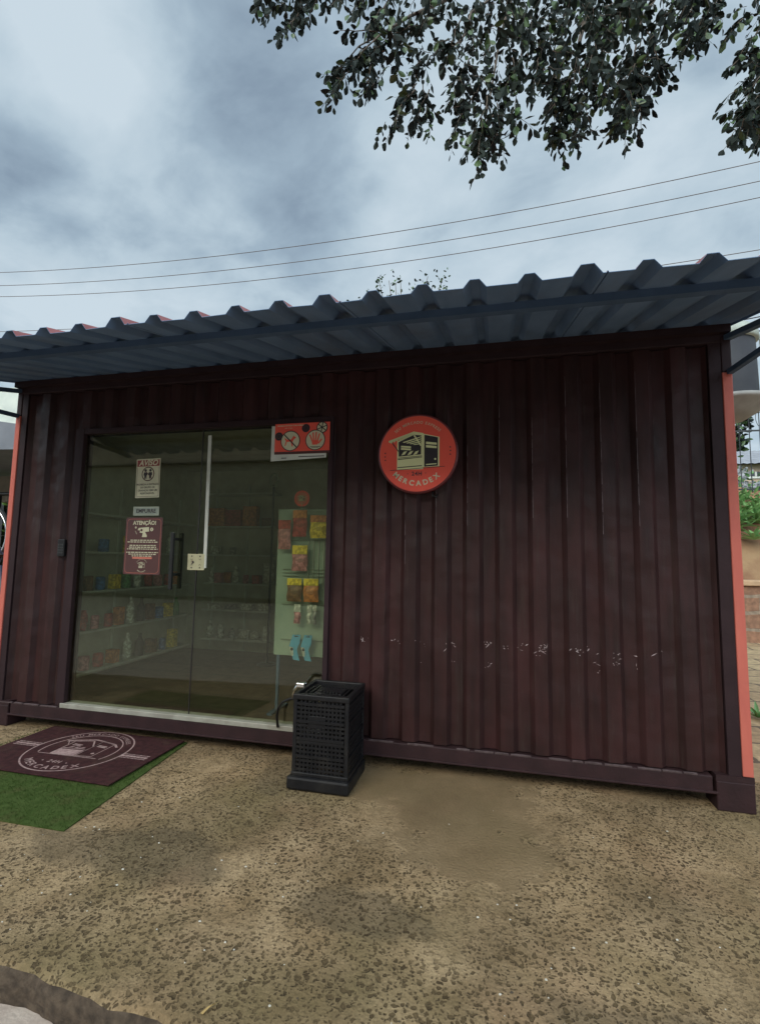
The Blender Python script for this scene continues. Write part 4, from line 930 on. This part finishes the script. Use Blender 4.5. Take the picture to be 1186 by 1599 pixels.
# ------------------------------------------------------------------ small trees, wires
def far_tree(name, base, top, tops, label, lsz=.11, m1=leafm, m2=leafm2, dens=16):
    global lv, tw
    t = empty(name, base, label, 'tree'); lv0, tw0 = lv, tw; lv = MB(); tw = MB()
    b = Vector(base); hub = Vector(top)
    for (x, y, z) in tops:
        e_ = Vector((x, y, z)); st = hub.lerp(e_, RND.uniform(.2, .45)); tw.tube([hub, st, e_], [.03, .018, .006], barkm, 5, False)
        for _ in range(dens):
            q = st.lerp(e_, RND.uniform(.1, 1.0)); v = (Vector((RND.gauss(0, .6), RND.gauss(0, .5), RND.uniform(-.1, .9)))).normalized() * RND.uniform(.12, .38)
            k = 4; 
            for j in range(k):
                pp = q + v * (j + 1) / k; leaf(lv, pp, Vector((RND.gauss(0, 1), RND.gauss(0, 1), RND.gauss(.2, .6))), lsz * RND.uniform(.7, 1.2), lsz * .55, m1 if RND.random() < .6 else m2)
    lv.build('crown', t); tw.build('branches', t); lv, tw = lv0, tw0
    w = MB(); w.tube([b, b.lerp(hub, .5) + Vector((.05, .04, 0)), hub], [.12, .09, .05], barkm, 8); w.build('trunk', t)
far_tree('garden_tree', (1.9, 7.2, -.25), (1.9, 7.1, 5.2), [(1.12, 7, 7.35), (1.35, 7, 7.55), (1.55, 7.1, 7.62), (1.72, 7, 7.5), (1.86, 6.9, 7.46), (2.2, 7, 7.3), (2.45, 7, 7.55), (2.55, 7.1, 7.4), (2.78, 7, 7.45), (2.95, 7, 7.1), (.9, 7, 7.15), (.6, 7, 7.02), (3.2, 7, 6.95)], 'slender green treetop just showing above the awning crest', .085, leafm2, leafm, 14)
wirem = mat('weathered_wire', (.10, .07, .06), .7)
def wire(pts, r, label, y=8.0):
    X = [p_[0] for p_ in pts]; Z = [p_[1] for p_ in pts]; c = np.polyfit(X, Z, 2)
    xs_ = np.linspace(-16, 15, 40); w = MB(); w.tube([(float(x), y, float(np.polyval(c, x))) for x in xs_], r * .7, wirem, 5); w.build('power_line', label=label, cat='power line', group='power lines crossing the sky')
wire([(-10.9, 9.887), (-6.23, 9.57), (-3.15, 9.43), (-.83, 9.40), (9.39, 9.883)], .012, 'topmost thin power line crossing the sky')
wire([(-10.85, 9.467), (-4.12, 9.02), (1.22, 8.996), (4.09, 9.08), (9.37, 9.433)], .012, 'middle one of the three power lines high in the sky')
wire([(-10.81, 9.102), (-4.1, 8.66), (1.23, 8.608), (6.06, 8.80), (9.35, 9.072)], .012, 'third power line down, lowest of the three fully seen')
wire([(-10.68, 7.978), (-8.1, 7.815), (7.39, 7.80), (8.1, 7.831), (9.29, 7.904)], .012, 'low power line skimming just above the awning crests')
for i, (z0, z1) in enumerate(((6.42, 6.62), (6.28, 6.44), (6.12, 6.30), (5.98, 6.14))):
    w = MB(); w.tube([(8.0, 8.0, z0 - .12), (9.0, 8.0, z0), (10.5, 8.0, z1), (14, 8, z1 + .5)], .012, inkm, 5)
    w.build('cable', label=('highest', 'second', 'third', 'lowest')[i] + ' of the short cables seen past the round tank', cat='cable', group='cables behind the tank')
for x, lb in ((-16, 'tall concrete utility pole far left of the container'), (14.6, 'tall concrete utility pole far right of the container')):
    w = MB(); w.tube([(x, 8, -.25), (x, 8, 11)], [.16, .10], mat('pole_concrete', (.3, .29, .27), .8), 12); w.box(x - .08, x + .08, 7.2, 8.8, 9.9, 10.0, barkm); w.build('utility_pole', label=lb, cat='utility pole')

# ------------------------------------------------------------------ beyond the right end
tk = empty('water_tank', (6.35, 3.0, 0), 'dark grey round water tank with pale lid beside the container', 'water tank')
TX, TY = 6.42, 3.0
dg = mat('dark_grey_tank', (.05, .052, .060), .6, spec=.15, col2=(.065, .068, .075), nscale=3); pg = mat('pale_tank_rim', (.42, .46, .40), .5)
w = MB(); w.lathe(TX, TY, [(.30, 3.17), (.305, 3.2), (.295, 3.86), (.28, 3.88)], dg, 40); w.build('tank_body', tk)
w = MB(); w.lathe(TX, TY, [(.32, 3.84), (.335, 3.86), (.325, 3.93), (.27, 4.01), (.16, 4.06), (.05, 4.075), (.01, 4.08)], pg, 40); w.build('lid', tk)
w = MB(); w.lathe(TX, TY, [(.02, 2.93), (.16, 2.945), (.30, 3.03), (.40, 3.115), (.42, 3.125), (.42, 3.165), (.31, 3.17)], mat('tank_base_grey', (.30, .29, .27), .6), 40); w.build('base_dish', tk)
w = MB(); w.tube([(TX - .15, TY, .0), (TX - .15, TY, 2.95)], .07, steel, 14); w.build('post', tk)
w = MB(); w.tube([(TX + .31, TY - .1, 3.17), (TX + .33, TY - .12, 3.5), (TX + .32, TY - .1, 3.85)], .012, pg, 8); w.build('pipe', tk)
brk = brick_mat('old_red_brick', (.33, .17, .10), (.24, .13, .08), (.28, .21, .15), 1.0, rowh=.28, bw=.62, msize=.03, rot=(math.radians(-90), 0, 0), distort=.1)
w = MB(); w.box(6.6, 13, 6.65, 6.95, -.2, .97, brk, .02); w.box(6.6, 13, 6.58, 7.0, .972, 1.07, mat('cap_stone', (.52, .34, .20), .8, bump=.5, bscale=12), .02); w.build('retaining_wall', label='low old brick retaining wall behind the stone paving', cat='wall')
# red earth bank rising behind the wall
em = mat('red_earth', (.20, .10, .055), .95, col2=(.30, .19, .10), nscale=2.2, bump=1, bscale=9)
V = []; F = []; nx, ny = 30, 14
for j in range(ny):
    for i in range(nx):
        x = 6.0 + i * .3; y = 6.95 + j * .2; z = 1.0 + (1.15 * min(1, j / 3.2)) + .9 * max(0, (j - 3.2) / 10) + .12 * math.sin(x * 3 + j) * (j > 0) + RND.uniform(-.05, .05) * (j > 0); V.append((x, y, z))
for j in range(ny - 1):
    for i in range(nx - 1): q = j * nx + i; F.append((q, q + 1, q + nx + 1, q + nx))
w = MB(); w.mesh(V, F, em); w.build('earth_bank', kind='structure')
gc = MB(); gcm = mat('bank_leaf', (.11, .24, .07), .55, col2=(.17, .30, .10), nscale=5)
for i in range(1500):
    x = RND.uniform(7.4, 11); v = RND.random(); y = 7.15 + v * 1.9; zz_ = 1.0 + 1.15 * min(1, (y - 6.95) / .64) + .45 * max(0, y - 7.59)
    if math.sin(x * 5) + math.sin(x * 2.3 + y * 4) < .1 and y < 7.5: continue
    leaf(gc, Vector((x, y, zz_ + RND.uniform(.0, .12))), Vector((RND.gauss(0, 1), RND.gauss(-.5, 1), RND.gauss(.7, .6))), RND.uniform(.10, .26), .07, gcm)
gc.build('ground_cover', kind='stuff', label='leafy green ground cover on top of the earth bank')
grassm = mat('grass_green', (.09, .19, .035), .9, col2=(.14, .25, .05), nscale=5, bump=1, bscale=15)
w = MB(); w.box(6.0, 15, 9.3, 30, -.2, 2.98, grassm); w.build('upper_lawn', kind='structure')
agm = mat('agave_green', (.12, .27, .09), .5, col2=(.20, .36, .13), nscale=4)
def agave(x, y, z, s, n, label):
    w = MB()
    for i in range(n):
        an = i * 2.4; el = .25 + 1.05 * (i / n); l_ = s * RND.uniform(.8, 1.1); wd = s * .19
        d = Vector((math.cos(an), math.sin(an), 0)); side = Vector((-d.y, d.x, 0)); pts = []
        for t in (0, .25, .5, .75, 1): pts.append(Vector((x, y, z)) + d * l_ * t * math.cos(el * (1 - .3 * t)) + Vector((0, 0, l_ * (t * math.sin(el) - .25 * t * t))))
        ws = [wd * .7, wd * 1.1, wd, wd * .6, .003]; V = []; F = []
        for p_, q in zip(pts, ws): V += [p_ - side * q / 2 + Vector((0, 0, q * .2)), p_ - Vector((0, 0, q * .1)), p_ + side * q / 2 + Vector((0, 0, q * .2))]
        for k in range(4): F += [(3 * k, 3 * k + 1, 3 * k + 4, 3 * k + 3), (3 * k + 1, 3 * k + 2, 3 * k + 5, 3 * k + 4)]
        w.mesh(V, F, agm)
    w.build('leafy_plant', label=label, cat='plant', group='broad-leaved plants on the bank')
agave(8.25, 7.5, 2.05, .62, 26, 'large broad-leaved green plant at the edge of the earth bank next to the container corner')
agave(8.85, 7.7, 2.15, .55, 22, 'smaller broad-leaved plant right of the large one on the bank')
agave(8.75, 8.6, 2.6, .5, 20, 'broad-leaved plant higher up the bank behind the front ones')
agave(8.05, 7.25, 1.95, .45, 22, 'bushy green plant tucked behind the container corner on the bank')
agave(8.5, 7.15, 1.80, .35, 20, 'low green plant drooping over the lip of the earth bank')
agave(8.0, 7.02, 1.12, .22, 16, 'small pale green clump growing low on the earth bank above the brick wall')
agave(6.05, 1.85, .02, .16, 14, 'tiny green tuft growing from the paving near the container corner')
fn = empty('bar_fence', (9.5, 9.1, 2.9), 'black vertical bar fence with curled spear tops above the bank', 'fence')
w = MB()
for i in range(24):
    x = 7.6 + i * .20; top = 4.72
    w.tube([(x, 9.1, 2.75), (x, 9.1, top)], .010, blackm, 5); w.tube([(x, 9.1, top), (x, 9.1, top + .14)], [.026, .001], blackm, 5)
    if i % 2 == 0:
        for sg in (-1, 1): w.tube([(x + sg * (.015 + .05 * math.sin(q * .5)), 9.1, 4.42 + .06 * q) for q in range(6)], .006, blackm, 4)
w.build('bars', fn); w = MB()
for z in (3.0, 4.32): w.bar((7.4, 9.1, z), (12.4, 9.1, z), .02, .035, blackm)
w.build('rail', fn)
def house(x0, x1, y0, y1, z0, ze, zr, wallc, label, roofc=(.30, .31, .34), win=()):
    h = empty('house', ((x0 + x1) / 2, y0, z0), label, 'house')
    wm_ = mat('house_wall_%g' % x0, wallc, .85, col2=tuple(c * .75 for c in wallc), nscale=1.5); rm_ = mat('house_roof_%g' % x0, roofc, .7, col2=tuple(c * .7 for c in roofc), nscale=2, stretch=(6, 1, 1))
    w = MB(); w.box(x0, x1, y0, y1, z0, ze, wm_); w.build('wall', h)
    w = MB(); ym_ = (y0 + y1) / 2; o = .4; V = []; F = []; n = int((x1 - x0 + 2 * o) / .12)
    for i in range(n + 1):
        x = x0 - o + i * (x1 - x0 + 2 * o) / n; dz = .03 * (i % 2)
        V += [(x, y0 - o, ze - .05 + dz), (x, ym_, zr + dz), (x, y1 + o, ze - .05 + dz)]
    for i in range(n): F += [(3 * i, 3 * i + 3, 3 * i + 4, 3 * i + 1), (3 * i + 1, 3 * i + 4, 3 * i + 5, 3 * i + 2)]
    w.mesh(V, F, rm_); w.build('roof', h)
    for (wx0, wx1, wz0, wz1) in win:
        w = MB(); w.box(wx0, wx1, y0 - .03, y0 - .002, wz0, wz1, mat('window_dark', (.03, .035, .04), .2), .01); wo = w.build('window', h)
        w = MB(); w.box(wx0 - .06, wx1 + .06, y0 - .05, y0 - .031, wz0 - .08, wz0 - .005, shelfm); w.box((wx0 + wx1) / 2 - .03, (wx0 + wx1) / 2 + .03, y0 - .05, y0 - .031, wz0, wz1, shelfm); w.build('frame', wo)
house(11.4, 17, 17, 22, 2.0, 5.0, 6.0, (.50, .38, .28), 'distant beige house with grey corrugated roof beyond the bar fence', win=((12.6, 13.6, 4.55, 4.72), (14.5, 15.5, 4.0, 4.7)))
scrub = mat('pale_stone_scree', (.38, .37, .40), .9, col2=(.22, .24, .25), nscale=3, bump=1, bscale=6); gl_ = MB()
for i in range(2600):
    x = RND.uniform(9.3, 15); y = RND.uniform(12.3, 14.8); z = 3.0 + RND.random() ** 1.5 * (1.05 + .25 * math.sin(x * 3)) * min(1, (y - 12) / 1.2)
    leaf(gl_, Vector((x, y, z)), Vector((RND.gauss(0, 1), RND.gauss(0, 1), RND.gauss(.2, .7))), RND.uniform(.08, .3), RND.uniform(.06, .2), RND.choice((scrub, scrub, scrub, leafm2, agm)))
gl_.build('scrub', label='grey and green scrub and loose debris behind the bar fence', kind='stuff')
far_tree('far_tree', (14.2, 23, 2), (14.2, 23, 5.0), [(13.2 + RND.uniform(-1, 2.6), 23 + RND.uniform(-1, 1), 6.8 + RND.uniform(0, 3.0)) for _ in range(26)], 'rounded dark green tree rising behind the distant beige house', .34, leafm, leafm2, 26)
far_tree('yellow_shrub', (10.6, 14, 2.7), (10.6, 14, 3.4), [(10.3 + RND.uniform(-.6, .9), 14 + RND.uniform(-.3, .3), 4.0 + RND.uniform(0, .7)) for _ in range(12)], 'yellow-green shrub between the bar fence and the beige house', .16, mat('lime_leaf', (.30, .38, .06), .5), leafm2, 12)

# ------------------------------------------------------------------ beyond the left end
slate = mat('carport_slate', (.13, .14, .16), .8, col2=(.17, .18, .20), nscale=3)
cb = empty('carport', (-4.2, 3.2, -.25), 'grey carport with sloping dark roof left of the container', 'carport')
w = MB(); V = [(-8, 2.5, 4.02), (-2.2, 2.5, 3.10), (-2.2, 6.5, 3.10), (-8, 6.5, 4.02), (-8, 2.5, 3.0), (-2.2, 2.5, 2.82), (-2.2, 6.5, 2.82), (-8, 6.5, 3.0)]
w.mesh(V, [(0, 1, 2, 3), (7, 6, 5, 4), (0, 4, 5, 1), (1, 5, 6, 2), (2, 6, 7, 3), (3, 7, 4, 0)], slate); w.build('roof', cb)
w = MB(); w.box(-8, -2.4, 4.3, 4.42, 2.3, 2.80, mat('carport_beam_wall', (.25, .22, .17), .85)); w.build('back_wall', cb)
for x in (-7.8, -2.35):
    w = MB(); w.box(x, x + .1, 2.7, 2.8, -.25, 2.84, blackm); w.box(x, x + .1, 6.2, 6.3, -.25, 2.84, blackm); w.build('post', cb)
w = MB(); pale = mat('pale_roof_sheet', (.55, .58, .50), .6, col2=(.42, .45, .40), nscale=3, stretch=(1, 6, 1)); w.box(-9, -3.3, 5.5, 9, 3.2, 5.1, pale); w.build('neighbour_shed', label='pale sheet-clad shed rising behind the carport roof', cat='shed')
wf = empty('white_fence', (-6, 7.9, 0), 'white upright board fence behind the carport', 'fence')
w = MB()
for i in range(40): x = -11 + i * .2; w.box(x, x + .15, 7.45, 7.48, -.2, 3.15, mat('white_board', (.6, .6, .56), .6), .005)
w.build('boards', wf); w = MB(); w.box(-11, -3.05, 7.49, 7.53, 2.5, 2.6, greyt); w.box(-11, -3.05, 7.49, 7.53, .4, .5, greyt); w.build('rail', wf)
w = MB(); w.box(-12, -2.6, 6.6, 7.4, -.25, 2.0, grassm); w.build('grass_bank', kind='structure')
hd = MB(); hedgem = mat('bright_hedge', (.12, .30, .05), .6, col2=(.20, .40, .07), nscale=4)
for i in range(4500):
    leaf(hd, Vector((RND.uniform(-9, -2.5), RND.uniform(6.1, 7.2), RND.uniform(.2, 2.45) + RND.gauss(0, .08))), Vector((RND.gauss(0, 1), RND.gauss(0, 1), RND.gauss(.5, .6))), .16, .085, hedgem if RND.random() < .7 else leafm2)
hd.build('hedge', label='bright green hedge behind the left end of the container', cat='hedge')
rl = MB(); rl.tube([(-7, 3.6, 2.35), (-2.2, 3.6, 2.35)], .035, blackm, 8); rl.tube([(-7, 3.6, .9), (-2.2, 3.6, .9)], .03, blackm, 8)
for x in (-7, -4.6, -2.2): rl.tube([(x, 3.6, -.25), (x, 3.6, 2.37)], .035, blackm, 8)
for i in range(24): rl.tube([(-7 + i * .2, 3.6, .9), (-7 + i * .2, 3.6, 2.35)], .007, blackm, 5)
rl.build('metal_railing', label='black pipe railing standing behind the bicycle at left', cat='railing')
bk = empty('bicycle', (-1.25, 1.0, 0), 'bicycle stood upright on its rear wheel beside the orange container edge', 'bicycle')
BY = .8
def wheel(cx, cz):
    w = MB(); w.tube([(cx + .33 * math.cos(q * math.pi / 16), BY, cz + .33 * math.sin(q * math.pi / 16)) for q in range(33)], .017, blackp, 8, False); wo = w.build('wheel', bk)
    w = MB(); w.tube([(cx + .305 * math.cos(q * math.pi / 16), BY, cz + .305 * math.sin(q * math.pi / 16)) for q in range(33)], .009, chrome, 6, False)
    for q in range(14): w.tube([(cx, BY, cz), (cx + .3 * math.cos(q * .449), BY, cz + .3 * math.sin(q * .449))], .0012, chrome, 4, False)
    w.tube([(cx, BY - .04, cz), (cx, BY + .04, cz)], .02, chrome, 8); w.build('rim', wo)
wheel(-1.27, 1.50); wheel(-1.27, .36)
w = MB(); fm = mat('bicycle_frame_navy', (.03, .035, .07), .35)
for a_, b_ in (((-1.27, BY, .36), (-1.22, BY, .80)), ((-1.22, BY, .80), (-1.02, BY, 1.28)), ((-1.27, BY, .36), (-.92, BY, .62)), ((-1.22, BY, .80), (-.92, BY, .62)), ((-.92, BY, .62), (-1.0, BY, 1.20)), ((-.95, BY, 1.30), (-1.27, BY, 1.50))): w.tube([a_, b_], .018, fm, 8)
w.build('frame', bk); w = MB(); w.tube([(-.93, BY - .28, 1.27), (-.90, BY - .2, 1.3), (-.92, BY + .2, 1.3), (-.93, BY + .28, 1.27)], .012, blackm, 8); w.build('handlebar', bk)
w = MB(); w.box(-.86, -.78, BY - .06, BY + .06, .50, .74, blackp, .02); w.tube([(-.92, BY, .62), (-.83, BY, .62)], .012, chrome, 8); w.build('saddle', bk)

# ------------------------------------------------------------------ across the lane, behind the viewer (seen reflected in the glass)
nb_ = empty('neighbour_house', (-6, -14, -.25), 'two-storey olive beige house across the lane facing the container', 'house')
nw1 = mat('neighbour_olive', (.46, .43, .35), .9, col2=(.36, .34, .28), nscale=.6, ndetail=8); nw2 = mat('neighbour_taupe', (.48, .39, .33), .9, col2=(.42, .35, .29), nscale=.8, ndetail=8)
w = MB(); w.box(-30, 10, -20, -14, -.25, 5.0, nw1); w.build('lower_wall', nb_)
w = MB(); w.box(-30, 10, -20, -13.9, 5.06, 7.4, nw2); w.build('upper_wall', nb_)
w = MB(); w.box(-30.05, 10.05, -20.05, -13.8, 5.001, 5.059, inkm); w.build('ledge', nb_)
w = MB(); w.box(-30.2, 10.2, -20.2, -13.7, 7.401, 7.55, roofred); w.build('roof', nb_)
